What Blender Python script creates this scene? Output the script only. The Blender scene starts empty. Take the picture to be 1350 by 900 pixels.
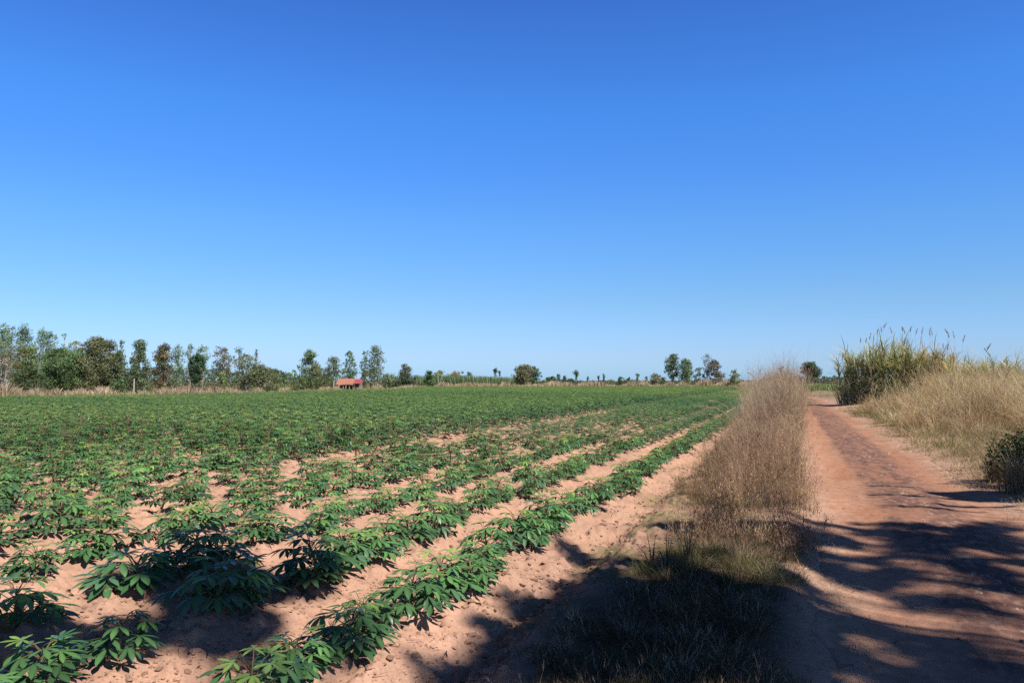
import bpy, math, random
import numpy as np
from mathutils import Vector

R = np.random.default_rng(7)
random.seed(7)
scene = bpy.context.scene
COL = scene.collection
PI = math.pi

# ------------------------------------------------------------------ frame of reference
YAW = math.radians(19.2)          # the crop rows and the road run along +Y; the camera looks a little left of them
F = np.array([-math.sin(YAW), math.cos(YAW)])
RT = np.array([math.cos(YAW), math.sin(YAW)])
EYE = 1.5
FPX = 1060.0
HZ = 502.0
SUN = np.array([0.764, -0.369, 1.0])      # towards the sun


def at(px, depth):
    p = F * depth + RT * ((px - 675.0) / FPX * depth)
    return float(p[0]), float(p[1])


def ground_pt(px, py):
    return at(px, EYE * FPX / (py - HZ))


def zat(py, depth):
    return EYE + (HZ - py) * depth / FPX


# ------------------------------------------------------------------ noise
def _hash(ix, iy, seed):
    h = (ix.astype(np.int64) * 374761393 + iy.astype(np.int64) * 668265263 + seed * 1274126177) & 0xFFFFFFFF
    h = ((h ^ (h >> 13)) * 1274126177) & 0xFFFFFFFF
    h = h ^ (h >> 16)
    return (h & 0xFFFFFF).astype(np.float64) / 0xFFFFFF


def vn(x, y, seed=0):
    x = np.asarray(x, float); y = np.asarray(y, float)
    ix = np.floor(x); iy = np.floor(y)
    fx = x - ix; fy = y - iy
    fx = fx * fx * (3 - 2 * fx); fy = fy * fy * (3 - 2 * fy)
    a = _hash(ix, iy, seed); b = _hash(ix + 1, iy, seed)
    c = _hash(ix, iy + 1, seed); d = _hash(ix + 1, iy + 1, seed)
    return (a * (1 - fx) + b * fx) * (1 - fy) + (c * (1 - fx) + d * fx) * fy


def fbm(x, y, seed=0, oct=4):
    s = 0; a = 0.5; t = 0
    for i in range(oct):
        s = s + a * vn(x, y, seed + i * 17); t += a
        x = np.asarray(x) * 2.03 + 5.2; y = np.asarray(y) * 2.03 + 1.3; a *= 0.5
    return s / t


def ss(a, b, x):
    t = np.clip((np.asarray(x, float) - a) / (b - a), 0, 1)
    return t * t * (3 - 2 * t)


# ------------------------------------------------------------------ terrain
ROW0, ROWS = -2.10, 1.03
FURROW = -7.68


def road_off(y):
    y = np.asarray(y, float)
    return -0.0042 * np.clip(y - 66, 0, 70) ** 2


def road_edges(y):
    o = road_off(y)
    l = 0.10 + o + 0.22 * (vn(np.asarray(y) * 0.9, 3.1, 5) - .5) + 0.10 * (vn(np.asarray(y) * 3.7, 8.1, 6) - .5)
    r = 2.45 + o + 0.5 * (vn(np.asarray(y) * 0.45, 7.7, 9) - .5) + 0.16 * (vn(np.asarray(y) * 2.9, 2.1, 10) - .5)
    return l, r


def height(x, y):
    x = np.asarray(x, float); y = np.asarray(y, float)
    wob = 0.10 * (vn(x * .3, y * .35, 40) - .5)
    ph = (x - ROW0 + wob) / ROWS * 2 * PI
    ridge = 0.5 + 0.5 * np.cos(ph)
    field = ss(-1.55, -1.75, x) * ss(260, 200, y)
    h = field * (ridge ** 0.8 * 0.125 + 0.01)
    near = ss(60, 25, np.hypot(x, y))
    h += field * near * 0.075 * (fbm(x * 2.6, y * 2.2, 50, 3) - .5)
    # clods and crumbs
    c1 = fbm(x * 9, y * 9, 60, 3)
    h += field * near * (0.075 * np.clip(c1 - .46, 0, 1) ** 1.1 * 2.6)
    bank = np.exp(-((x + 1.45) / .34) ** 2) * near
    h += bank * (0.07 * np.abs(fbm(x * 5.5 + 3, y * 4.2, 63, 4) - .5) * 2 - .02) + bank * .055 * np.clip(fbm(x * 17, y * 11, 66, 2) - .5, 0, 1) * 2
    c2 = vn(x * 26, y * 26, 70)
    h += field * ss(26, 9, np.hypot(x, y)) * 0.016 * np.clip(c2 - .45, 0, 1)
    # verge bank and right-hand side
    verge = ss(-1.65, -1.3, x) * ss(0.25, -0.1, x)
    h += verge * (0.07 + 0.05 * fbm(x * 1.7, y * 1.7, 80, 3))
    l, r = road_edges(y)
    rs = ss(2.2, 3.6, x)
    h += rs * (0.05 + 0.12 * fbm(x * .6, y * .6, 90, 3)) * ss(300, 100, y)
    inroad = (x > l - .1) & (x < r + .1)
    rx = x - road_off(y)
    rut = -0.028 * np.exp(-((rx - .62) / .28) ** 2) - 0.028 * np.exp(-((rx - 1.95) / .28) ** 2)
    h += inroad * (rut + 0.02 * (fbm(x * 2.2, y * 1.2, 95, 3) - .5)) * ss(130, 60, y)
    return h


ALB = .58      # all colours below are written against a brighter exposure than the final one

# ------------------------------------------------------------------ mesh helpers
def mk(name, V, Fc, mat, col=None, parent=None, smooth=False, link=True):
    """V (n,3), Fc (m,k) or list of such arrays, col (n,3) vertex colours (intrinsic colour of the thing)."""
    me = bpy.data.meshes.new(name)
    V = np.asarray(V, np.float32)
    if not isinstance(Fc, list):
        Fc = [Fc]
    Fc = [np.asarray(f, np.int32) for f in Fc if len(f)]
    me.vertices.add(len(V)); me.vertices.foreach_set('co', V.ravel())
    loops = np.concatenate([f.ravel() for f in Fc])
    starts = []; s = 0
    for f in Fc:
        k = f.shape[1]
        starts.append(np.arange(len(f), dtype=np.int32) * k + s); s += f.size
    starts = np.concatenate(starts)
    me.loops.add(len(loops)); me.loops.foreach_set('vertex_index', loops)
    me.polygons.add(len(starts)); me.polygons.foreach_set('loop_start', starts)
    me.polygons.foreach_set('use_smooth', np.full(len(starts), smooth))
    me.update(calc_edges=True)
    if col is not None:
        a = me.color_attributes.new('col', 'FLOAT_COLOR', 'POINT')
        c = np.ones((len(V), 4), np.float32); c[:, :3] = np.asarray(col) * ALB
        a.data.foreach_set('color', c.ravel())
    me.materials.append(mat)
    if not link:
        return me
    return ob(name, me, parent)


def ob(name, me, parent=None):
    o = bpy.data.objects.new(name, me); COL.objects.link(o)
    if parent is not None:
        o.parent = parent
    return o


def thing(name, label, cat, loc=(0, 0, 0), rz=0.0, group=None):
    o = bpy.data.objects.new(name, None); COL.objects.link(o)
    o.location = loc; o.rotation_euler = (0, 0, rz)
    o.empty_display_size = .2
    o['label'] = label; o['category'] = cat
    if group: o['group'] = group
    return o


def tag(o, label=None, cat=None, kind=None, group=None):
    if label: o['label'] = label
    if cat: o['category'] = cat
    if kind: o['kind'] = kind
    if group: o['group'] = group
    return o


class MB:
    def __init__(s):
        s.V = []; s.Q = []; s.T = []; s.C = []; s.n = 0

    def add(s, V, Q=None, T=None, C=(1, 1, 1)):
        V = np.asarray(V, float).reshape(-1, 3)
        if Q is not None and len(Q): s.Q.append(np.asarray(Q, np.int64).reshape(-1, 4) + s.n)
        if T is not None and len(T): s.T.append(np.asarray(T, np.int64).reshape(-1, 3) + s.n)
        C = np.asarray(C, float)
        if C.ndim == 1: C = np.repeat(C[None], len(V), 0)
        s.V.append(V); s.C.append(C); s.n += len(V)

    def arrays(s):
        V = np.concatenate(s.V); C = np.concatenate(s.C)
        Q = np.concatenate(s.Q) if s.Q else np.zeros((0, 4), int)
        T = np.concatenate(s.T) if s.T else np.zeros((0, 3), int)
        return V, Q, T, C

    def build(s, name, mat, parent=None, smooth=False, link=True):
        V, Q, T, C = s.arrays()
        return mk(name, V, [Q, T], mat, C, parent, smooth, link)


def unit(v):
    return v / np.maximum(np.linalg.norm(v, axis=-1, keepdims=True), 1e-9)


def tube(mb, pts, rad, n=6, C=(1, 1, 1), cap=True):
    pts = np.asarray(pts, float); rad = np.asarray(rad, float)
    k = len(pts)
    tan = unit(np.gradient(pts, axis=0))
    ref = np.where(np.abs(tan[:, 2:3]) > .9, np.array([[1., 0, 0]]), np.array([[0, 0, 1.]]))
    a = unit(np.cross(tan, ref)); b = np.cross(tan, a)
    th = np.linspace(0, 2 * PI, n, endpoint=False)
    V = pts[:, None] + rad[:, None, None] * (a[:, None] * np.cos(th)[None, :, None] + b[:, None] * np.sin(th)[None, :, None])
    i = np.arange(k - 1)[:, None] * n; j = np.arange(n)[None]
    Q = np.stack([i + j, i + (j + 1) % n, i + n + (j + 1) % n, i + n + j], -1).reshape(-1, 4)
    V = V.reshape(-1, 3); T = None
    if cap:
        V = np.vstack([V, pts[-1:]])
        T = np.array([[(k - 1) * n + q, (k - 1) * n + (q + 1) % n, k * n] for q in range(n)])
    mb.add(V, Q, T, C)


def blades(mb, base, az, L, W, lean, C, seg=3, up=1.0, twist=None, tipdroop=0.0, Cvar=.12):
    """ribbons: grass blades, stems, leaves. lean = how far the tip goes sideways (fraction of L)."""
    N = len(base)
    L = np.broadcast_to(L, N).astype(float); W = np.broadcast_to(W, N).astype(float)
    lean = np.broadcast_to(lean, N).astype(float); tipdroop = np.broadcast_to(tipdroop, N).astype(float)
    t = np.linspace(0, 1, seg + 1)[None, :]
    hx = np.cos(az)[:, None]; hy = np.sin(az)[:, None]
    hor = L[:, None] * lean[:, None] * (0.35 * t + 0.65 * t ** 2)
    ver = L[:, None] * np.sqrt(np.clip(1 - lean[:, None] ** 2 * .8, .05, 1)) * up * (t - tipdroop[:, None] * t ** 2.5)
    c = np.stack([base[:, 0:1] + hx * hor, base[:, 1:2] + hy * hor, base[:, 2:3] + ver], -1)
    ta = az + PI / 2 + (R.normal(0, .6, N) if twist is None else twist)
    w = W[:, None] * np.array([.8 + 0 * t[0]])[0][None] * (1 - t ** 2.2 * .93) * .5
    off = np.stack([np.cos(ta)[:, None] * w, np.sin(ta)[:, None] * w, 0 * w], -1)
    V = np.stack([c - off, c + off], 2)  # N, seg+1, 2, 3
    b = np.arange(N)[:, None] * (2 * (seg + 1)) + np.arange(seg)[None] * 2
    Q = np.stack([b, b + 1, b + 3, b + 2], -1).reshape(-1, 4)
    C = np.asarray(C, float)
    if C.ndim == 1: C = np.repeat(C[None], N, 0)
    C = C * (1 + R.normal(0, Cvar, (N, 1)))
    Cv = np.repeat(np.clip(C, .003, 1), 2 * (seg + 1), 0)
    mb.add(V.reshape(-1, 3), Q, None, Cv)
    return c


def pick(cols, w, n):
    cols = np.array(cols); w = np.array(w, float); w /= w.sum()
    return cols[R.choice(len(cols), n, p=w)]


# ------------------------------------------------------------------ materials
def nodemat(name):
    m = bpy.data.materials.new(name); m.use_nodes = True
    nt = m.node_tree; nt.nodes.clear()
    out = nt.nodes.new('ShaderNodeOutputMaterial')
    return m, nt, out


def N(nt, t, **k):
    n = nt.nodes.new(t)
    for a, v in k.items(): setattr(n, a, v)
    return n


def leafmat(name, rough=.5, spec=.4, trans=.3, tint=(1.25, 1.35, .55), nscale=6, namp=.3):
    m, nt, out = nodemat(name); L = nt.links.new
    at_ = N(nt, 'ShaderNodeAttribute', attribute_name='col')
    tc = N(nt, 'ShaderNodeTexCoord')
    no = N(nt, 'ShaderNodeTexNoise'); no.inputs['Scale'].default_value = nscale; no.inputs['Detail'].default_value = 3
    L(tc.outputs['Object'], no.inputs['Vector'])
    mr = N(nt, 'ShaderNodeMapRange'); mr.inputs[1].default_value = .3; mr.inputs[2].default_value = .7
    mr.inputs[3].default_value = 1 - namp; mr.inputs[4].default_value = 1 + namp
    L(no.outputs[0], mr.inputs[0])
    mul = N(nt, 'ShaderNodeVectorMath', operation='SCALE')
    L(at_.outputs['Color'], mul.inputs[0]); L(mr.outputs[0], mul.inputs['Scale'])
    oi = N(nt, 'ShaderNodeObjectInfo'); orr = N(nt, 'ShaderNodeMapRange'); orr.inputs[3].default_value = .8; orr.inputs[4].default_value = 1.22
    L(oi.outputs['Random'], orr.inputs[0]); mm = N(nt, 'ShaderNodeMath', operation='MULTIPLY'); L(mr.outputs[0], mm.inputs[0]); L(orr.outputs[0], mm.inputs[1])
    L(mm.outputs[0], mul.inputs['Scale'])
    p = N(nt, 'ShaderNodeBsdfPrincipled')
    p.inputs['Roughness'].default_value = rough; p.inputs['Specular IOR Level'].default_value = spec
    L(mul.outputs[0], p.inputs['Base Color'])
    if trans > 0:
        tl = N(nt, 'ShaderNodeBsdfTranslucent')
        m2 = N(nt, 'ShaderNodeVectorMath', operation='MULTIPLY'); m2.inputs[1].default_value = tint
        L(mul.outputs[0], m2.inputs[0]); L(m2.outputs[0], tl.inputs['Color'])
        mx = N(nt, 'ShaderNodeMixShader'); mx.inputs[0].default_value = trans
        L(p.outputs[0], mx.inputs[1]); L(tl.outputs[0], mx.inputs[2]); L(mx.outputs[0], out.inputs[0])
    else:
        L(p.outputs[0], out.inputs[0])
    return m


M_LEAF = leafmat('cassava leaf', .42, .45, .22, nscale=9, namp=.18)
M_TREE = leafmat('tree foliage', .6, .25, .25, nscale=.7, namp=.25)
M_DRY = leafmat('dry grass', .8, .12, .38, tint=(1.1, 1.0, .8), nscale=2.5, namp=.22)
M_STEM = leafmat('stem', .7, .2, 0, nscale=8, namp=.3)
M_BARK = leafmat('bark', .9, .1, 0, nscale=3, namp=.35)
M_CANE = leafmat('cane leaf', .5, .35, .38, nscale=1.5, namp=.25)


def soilmat(name, road=False):
    m, nt, out = nodemat(name); L = nt.links.new
    geo = N(nt, 'ShaderNodeNewGeometry')
    at_ = N(nt, 'ShaderNodeAttribute', attribute_name='col')

    def noise(scale, detail, lo, hi, a, b, vec=None, rough=.6):
        no = N(nt, 'ShaderNodeTexNoise'); no.inputs['Scale'].default_value = scale
        no.inputs['Detail'].default_value = detail; no.inputs['Roughness'].default_value = rough
        L(vec or geo.outputs['Position'], no.inputs['Vector'])
        mr = N(nt, 'ShaderNodeMapRange')
        for i, v in enumerate((lo, hi, a, b)): mr.inputs[i + 1].default_value = v
        L(no.outputs[0], mr.inputs[0]); return mr.outputs[0], no.outputs[0]

    big, _ = noise(.9, 4, .3, .7, .86, 1.12)
    med, mraw = noise(7, 5, .3, .7, .86, 1.12)
    fin, fraw = noise(70, 4, .3, .7, .84, 1.14)
    m1 = N(nt, 'ShaderNodeMath', operation='MULTIPLY'); L(big, m1.inputs[0]); L(med, m1.inputs[1])
    m2 = N(nt, 'ShaderNodeMath', operation='MULTIPLY'); L(m1.outputs[0], m2.inputs[0]); L(fin, m2.inputs[1])
    # dark crumbs
    vo = N(nt, 'ShaderNodeTexVoronoi'); vo.inputs['Scale'].default_value = 38
    L(geo.outputs['Position'], vo.inputs['Vector'])
    cr = N(nt, 'ShaderNodeMapRange'); cr.inputs[1].default_value = .08; cr.inputs[2].default_value = .2
    cr.inputs[3].default_value = .72; cr.inputs[4].default_value = 1.0
    L(vo.outputs['Distance'], cr.inputs[0])
    m3 = N(nt, 'ShaderNodeMath', operation='MULTIPLY'); L(m2.outputs[0], m3.inputs[0]); L(cr.outputs[0], m3.inputs[1])
    sc = N(nt, 'ShaderNodeVectorMath', operation='SCALE')
    L(at_.outputs['Color'], sc.inputs[0]); L(m3.outputs[0], sc.inputs['Scale'])
    p = N(nt, 'ShaderNodeBsdfPrincipled'); p.inputs['Roughness'].default_value = .95
    p.inputs['Specular IOR Level'].default_value = .1
    L(sc.outputs[0], p.inputs['Base Color'])
    b1 = N(nt, 'ShaderNodeBump'); b1.inputs['Strength'].default_value = .6; b1.inputs['Distance'].default_value = .012
    ad = N(nt, 'ShaderNodeMath', operation='MULTIPLY_ADD'); ad.inputs[1].default_value = .35
    L(fraw, ad.inputs[0]); L(mraw, ad.inputs[2])
    L(ad.outputs[0], b1.inputs['Height'])
    L(b1.outputs[0], p.inputs['Normal'])
    L(p.outputs[0], out.inputs[0])
    return m


M_SOIL = soilmat('red soil')
M_ROAD = soilmat('packed earth', True)

SOIL = np.array([.575, .340, .240])
STRAW = np.array([.36, .25, .15])
GREENG = np.array([.10, .14, .05])

# ------------------------------------------------------------------ ground (one sheet, finest near the camera)
def build_ground():
    a0, a1 = math.radians(-60), math.radians(24)
    dense = np.linspace(a0, a1, 640)
    rest = np.linspace(a1, a0 + 2 * PI, 60)[1:-1]
    ang = np.concatenate([dense, rest])
    r = np.concatenate([np.geomspace(.25, 2.5, 26)[:-1], np.geomspace(2.5, 46, 620), np.geomspace(46, 9000, 60)[1:]])
    A, Rr = np.meshgrid(ang, r)
    X = Rr * np.sin(A); Y = Rr * np.cos(A)
    Z = height(X, Y)
    l, rr = road_edges(Y)
    dip = ss(l - .02, l + .18, X) * ss(rr + .02, rr - .18, X) * ss(-3, -2, Y) * ss(150, 140, Y)
    Z = Z - dip * .07
    Z = np.where(Rr > 400, 0, Z)
    n = len(ang); k = len(r)
    V = np.stack([X, Y, Z], -1).reshape(-1, 3)
    V = np.vstack([V, [[0, 0, float(height(0, 0))]]])
    i = np.arange(k - 1)[:, None] * n; j = np.arange(n)[None]
    Q = np.stack([i + j, i + n + j, i + n + (j + 1) % n, i + (j + 1) % n], -1).reshape(-1, 4)
    T = np.array([[q, (q + 1) % n, k * n] for q in range(n)])
    x = V[:, 0]; y = V[:, 1]
    field = ss(-1.5, -1.9, x + .35 * (fbm(x * 2, y * 2, 31, 3) - .5)) * np.where(field_mask(x, y), 1, 0)
    g = fbm(x * .5, y * .5, 21, 4)
    side = STRAW[None] * (.75 + .5 * g)[:, None] * (1 - ss(.45, .65, fbm(x * .25, y * .25, 23, 3))[:, None] * .5) + \
        GREENG[None] * (ss(.45, .65, fbm(x * .25, y * .25, 23, 3))[:, None] * .5)
    dirt = (SOIL * .82)[None] * (.85 + .3 * g)[:, None]
    patch = ss(.42, .58, fbm(x * 3.1, y * 2.6, 25, 4))[:, None]
    le, re = road_edges(y)
    away = ss(.0, 1.1, np.maximum(x - re, le - x) + .5 * (fbm(x * 2.3, y * 1.9, 26, 3) - .5))[:, None]
    side = np.where((np.hypot(x, y) < 60)[:, None], side * patch + dirt * (1 - patch), side)
    side = np.where(((y > -5) & (y < 80))[:, None], side * away + np.array([.54, .335, .235]) * (.85 + .3 * g)[:, None] * (1 - away), side)
    shade_tint = (ss(-1.35, -1.05, x + .4 * (fbm(x * 2, y * 2, 28, 3) - .5)) * ss(.15, -.15, x) * ss(9, 7.5, y))[:, None] * .75  # ground colour darkened to paint in deep shade below the near verge grass
    side = side * (1 - shade_tint) + np.array([.13, .09, .06]) * shade_tint
    soil = SOIL[None] * (.9 + .2 * fbm(x * 1.4, y * 1.4, 27, 3))[:, None]
    ridge = .5 + .5 * np.cos((x - ROW0) / ROWS * 2 * PI)
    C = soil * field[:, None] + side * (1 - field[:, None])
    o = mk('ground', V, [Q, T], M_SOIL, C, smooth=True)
    tag(o, kind='structure')


# field outline: far edge runs obliquely, so its distance depends on direction
_EPX = np.array([-400, 0, 200, 340, 460, 520, 565, 700, 950, 1300])
_EPD = np.array([42, 48, 53.5, 62, 80, 85, 122, 126, 132, 140.])


def edge_depth(px):
    return np.interp(px, _EPX, _EPD)


def depth_px(x, y):
    d = x * F[0] + y * F[1]; lat = x * RT[0] + y * RT[1]
    px = 675 + FPX * lat / np.where(np.abs(d) < .1, .1, d)
    return d, px


def field_mask(x, y):
    d, px = depth_px(x, y)
    behind = d < 1
    return np.where(behind, x > -45, d < edge_depth(np.clip(px, -400, 1300))) & (x < -1.4)


build_ground()


def build_road():
    y = np.concatenate([np.linspace(-30, 1, 60)[:-1], np.geomspace(1, 60, 900) + 0, np.linspace(60, 145, 160)[1:]])
    t = np.linspace(0, 1, 130)
    l, r = road_edges(y)
    l = l - .25; r = r + .25
    X = l[:, None] + (r - l)[:, None] * t[None]; Y = np.repeat(y[:, None], len(t), 1)
    le, re = road_edges(Y)
    Z = height(X, Y)
    e = np.minimum(X - le, re - X)
    Z = Z - ss(.06, -.16, e) * .09 + .004
    rx = X - road_off(Y)
    near = ss(40, 12, Y)
    # tyre tread marks pressed in the darker strip
    strip = np.exp(-((rx - 1.35) / .42) ** 2)
    tread = (np.sin(Y * 2 * PI / .085 + 2.4 * np.sin(rx * 26)) > .2) * ss(.25, .35, np.abs(((rx * 3.3) % 1) - .5))
    brk = ss(.45, .6, fbm(X * 2, Y * .7, 101, 3))
    Z -= near * strip * tread * brk * .004
    Z += near * (fbm(X * 14, Y * 9, 103, 3) - .5) * (.010 + .012 * strip)
    # colours: light dusty left wheel track, darker packed middle, dusty right margin
    n1 = fbm(X * 1.6, Y * .35, 105, 4); n2 = fbm(X * 6, Y * 3.2, 107, 4); n3 = fbm(X * 22, Y * 9, 109, 3)
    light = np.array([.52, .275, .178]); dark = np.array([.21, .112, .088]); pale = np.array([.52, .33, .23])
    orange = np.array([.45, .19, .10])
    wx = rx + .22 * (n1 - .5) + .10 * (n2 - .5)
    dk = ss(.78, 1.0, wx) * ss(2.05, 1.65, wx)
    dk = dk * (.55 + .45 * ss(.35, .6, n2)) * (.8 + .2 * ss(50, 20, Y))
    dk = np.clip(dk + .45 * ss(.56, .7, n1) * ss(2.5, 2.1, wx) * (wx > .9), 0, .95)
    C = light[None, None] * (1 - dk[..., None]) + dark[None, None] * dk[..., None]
    o_ = (ss(.45, .7, fbm(X * .9, Y * .5, 111, 3)) * (1 - dk))[..., None] * .5
    C = C * (1 - o_) + orange * o_
    gr = (ss(.56, .70, n3) * ss(.38, .55, n2) * np.exp(-((rx - 1.45) / .55) ** 2))[..., None] * .8
    C = C * (1 - gr) + pale * gr
    m = ss(.5, .0, e + .3 * (n2 - .5))[..., None]
    C = C * (1 - m) + np.array([.54, .335, .235]) * m
    # compacted tread: alternate light/dark crumbs
    C = C * (1 - .34 * (near * strip * tread * brk)[..., None]) * (.82 + .36 * fbm(X * 30, Y * 14, 117, 2))[..., None]
    n = len(t); k = len(y)
    i = np.arange(k - 1)[:, None] * n; j = np.arange(n - 1)[None]
    Q = np.stack([i + j, i + j + 1, i + n + j + 1, i + n + j], -1).reshape(-1, 4)
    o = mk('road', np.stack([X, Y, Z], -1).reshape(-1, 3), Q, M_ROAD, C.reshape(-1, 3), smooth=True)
    tag(o, kind='structure')


build_road()

# ------------------------------------------------------------------ clods, stones and litter on the soil
ICO_V = None


def ico():
    g = (1 + 5 ** .5) / 2
    v = np.array([[-1, g, 0], [1, g, 0], [-1, -g, 0], [1, -g, 0], [0, -1, g], [0, 1, g], [0, -1, -g], [0, 1, -g], [g, 0, -1], [g, 0, 1], [-g, 0, -1], [-g, 0, 1]], float)
    f = np.array([[0, 11, 5], [0, 5, 1], [0, 1, 7], [0, 7, 10], [0, 10, 11], [1, 5, 9], [5, 11, 4], [11, 10, 2], [10, 7, 6], [7, 1, 8], [3, 9, 4], [3, 4, 2], [3, 2, 6], [3, 6, 8], [3, 8, 9], [4, 9, 5], [2, 4, 11], [6, 2, 10], [8, 6, 7], [9, 8, 1]])
    return unit(v), f


def lumps(name, x, y, s, C, mat, sink=.42, flat=.6):
    iv, fi = ico(); n = len(x)
    P = iv[None] * (1 + R.uniform(-.32, .32, (n, 12, 1)))
    P[..., 2] *= flat
    P *= (s[:, None, None]) * (1 + R.uniform(-.3, .3, (n, 1, 3)))
    a = R.uniform(0, 2 * PI, n); ca, sa = np.cos(a)[:, None], np.sin(a)[:, None]
    X = P[..., 0] * ca - P[..., 1] * sa + x[:, None]; Y = P[..., 0] * sa + P[..., 1] * ca + y[:, None]
    Z = P[..., 2] + (height(x, y) + s * flat * (1 - 2 * sink) * .6)[:, None]
    V = np.stack([X, Y, Z], -1).reshape(-1, 3)
    T = (fi[None] + np.arange(n)[:, None, None] * 12).reshape(-1, 3)
    return mk(name, V, T, mat, np.repeat(C, 12, 0))


def clods():
    n = 70000
    d = np.exp(R.uniform(math.log(3.2), math.log(30), n)); px = R.uniform(-200, 1100, n)
    x = F[0] * d + RT[0] * (px - 675) / FPX * d; y = F[1] * d + RT[1] * (px - 675) / FPX * d
    dens = .25 + .75 * ss(.4, .62, fbm(x * 1.5, y * 1.5, 131, 3))
    slope = np.abs(np.sin((x - ROW0) / ROWS * PI)) * .7 + .4
    bank = np.exp(-((x + 1.5) / .3) ** 2) * 1.6
    k = (x < -1.35) & (x > -16) & (R.uniform(0, 1, n) < dens * (slope + bank) * .8)
    x, y, d = x[k], y[k], d[k]
    s = R.lognormal(math.log(.0055), .75, len(x)) * (1 + d * .04)
    s = np.clip(s, .003, .022 + .012 * bank[k])
    C = SOIL[None] * R.uniform(.55, 1.02, (len(x), 1))
    tag(lumps('soil_clods', x, y, s, C, M_SOIL), 'crumbled clods of red soil scattered over the furrows and the bare bank', 'soil clods', 'stuff')
    # stones on the road
    n = 5200
    y = np.exp(R.uniform(math.log(2.6), math.log(45), n)); x = R.uniform(-.05, 2.7, n)
    w = np.exp(-((x - 1.5) / .6) ** 2) + .5 * ss(2, 2.4, x) + .18 + .5 * ss(.35, .1, x)
    k = R.uniform(0, 1, n) < w * .7 * (.3 + .7 * ss(.4, .6, fbm(x * 2, y, 133, 2)))
    x, y = x[k] + road_off(y[k]), y[k]
    s = np.clip(R.lognormal(math.log(.006), .5, len(x)) * (1 + y * .02), .003, .03)
    C = pick([[.5, .3, .22], [.35, .18, .13], [.55, .42, .34], [.2, .12, .1]], [3, 3, 1.5, 1], len(x)) * R.uniform(.8, 1.15, (len(x), 1))
    tag(lumps('road_gravel', x, y, s, C, M_SOIL, .3), 'small loose gravel and crumbs on the dirt road', 'gravel', 'stuff')
    # dry leaf and twig litter
    mb = MB(); n = 4200
    d = np.exp(R.uniform(math.log(3.4), math.log(22), n)); px = R.uniform(-60, 1400, n)
    x = F[0] * d + RT[0] * (px - 675) / FPX * d; y = F[1] * d + RT[1] * (px - 675) / FPX * d
    l, r = road_edges(y)
    pr = np.where(x < -1.4, .35, np.where(x < l + .25, 1.0, np.where(x < r - .2, .10, .9)))
    k = R.uniform(0, 1, n) < pr; x, y, d = x[k], y[k], d[k]; n = len(x)
    base = np.stack([x, y, height(x, y) + R.uniform(.006, .02, n)], -1)
    L = R.uniform(.02, .11, n) * (1 + .02 * d)
    blades(mb, base, R.uniform(0, 2 * PI, n), L, R.uniform(.003, .009, n) * (1 + .03 * d), 1.0, pick([[.07, .045, .03], [.2, .12, .07], [.5, .36, .2], [.3, .2, .12]], [4, 2, 2, 2], n), seg=2, up=R.uniform(0, .25, n)[:, None], tipdroop=.6)
    tag(mb.build('plant_litter', M_DRY), 'dry twigs, straw and leaf bits lying on the soil', 'plant litter', 'stuff')


clods()

# ------------------------------------------------------------------ cassava
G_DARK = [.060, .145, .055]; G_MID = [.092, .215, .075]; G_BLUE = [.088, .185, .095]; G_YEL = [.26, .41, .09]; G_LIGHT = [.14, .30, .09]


def rotz(v, a):
    c, s = math.cos(a), math.sin(a)
    return np.stack([v[..., 0] * c - v[..., 1] * s, v[..., 0] * s + v[..., 1] * c, v[..., 2]], -1)


def leaf(mb, org, az, droop, L, col, lod, rg, nlf=7):
    """palmate leaf: leaflets fan out of one point and hang down."""
    angs = np.linspace(-2.15, 2.15, nlf) if nlf > 5 else np.linspace(-1.7, 1.7, nlf)
    for a in angs:
        a = a + rg.normal(0, .08)
        ln = L * (1 - .13 * abs(a) ** 1.1) * rg.uniform(.9, 1.1)
        w = ln * rg.uniform(.25, .31)
        dr = droop + rg.normal(0, .12)
        if lod == 0:
            t = np.array([0, .22, .45, .66, .85, 1.]); wp = np.array([.12, .5, .88, 1., .62, .02]) * w * .5
        elif lod == 1:
            t = np.array([0, .5, 1.]); wp = np.array([.12, 1.05, .02]) * w * .5
        else:
            t = np.array([0, .55, 1.]); wp = None
        sl = dr * .35 + dr * .9 * t                      # slope grows to the tip
        dt = np.diff(t, prepend=0)
        xx = np.cumsum(np.cos(sl) * dt) * ln; zz = -np.cumsum(np.sin(sl) * dt) * ln
        if lod < 2:
            up = wp * .35
            V = np.concatenate([np.stack([xx, -wp, zz + up], -1), np.stack([xx, 0 * xx, zz], -1), np.stack([xx, wp, zz + up], -1)])
            k = len(t); Q = []
            for s in (0, 1):
                for i in range(k - 1):
                    Q.append([s * k + i, s * k + i + 1, (s + 1) * k + i + 1, (s + 1) * k + i])
            V = rotz(V, az + a) + org
            cc = np.array(col) * rg.uniform(.88, 1.12)
            C = np.repeat(cc[None], len(V), 0)
            if lod == 0: C[k:2 * k] = C[k:2 * k] * 1.25 + np.array([.01, .02, .008])     # pale midrib
            mb.add(V, Q, None, C)
        else:
            V = np.array([[0, 0, 0], [xx[1], -w * .62, zz[1] + w * .15], [xx[2], 0, zz[2]], [xx[1], w * .62, zz[1] + w * .15]])
            V = rotz(V, az + a) + org
            mb.add(V, [[0, 1, 2, 3]], None, np.array(col) * rg.uniform(.85, 1.15))


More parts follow.
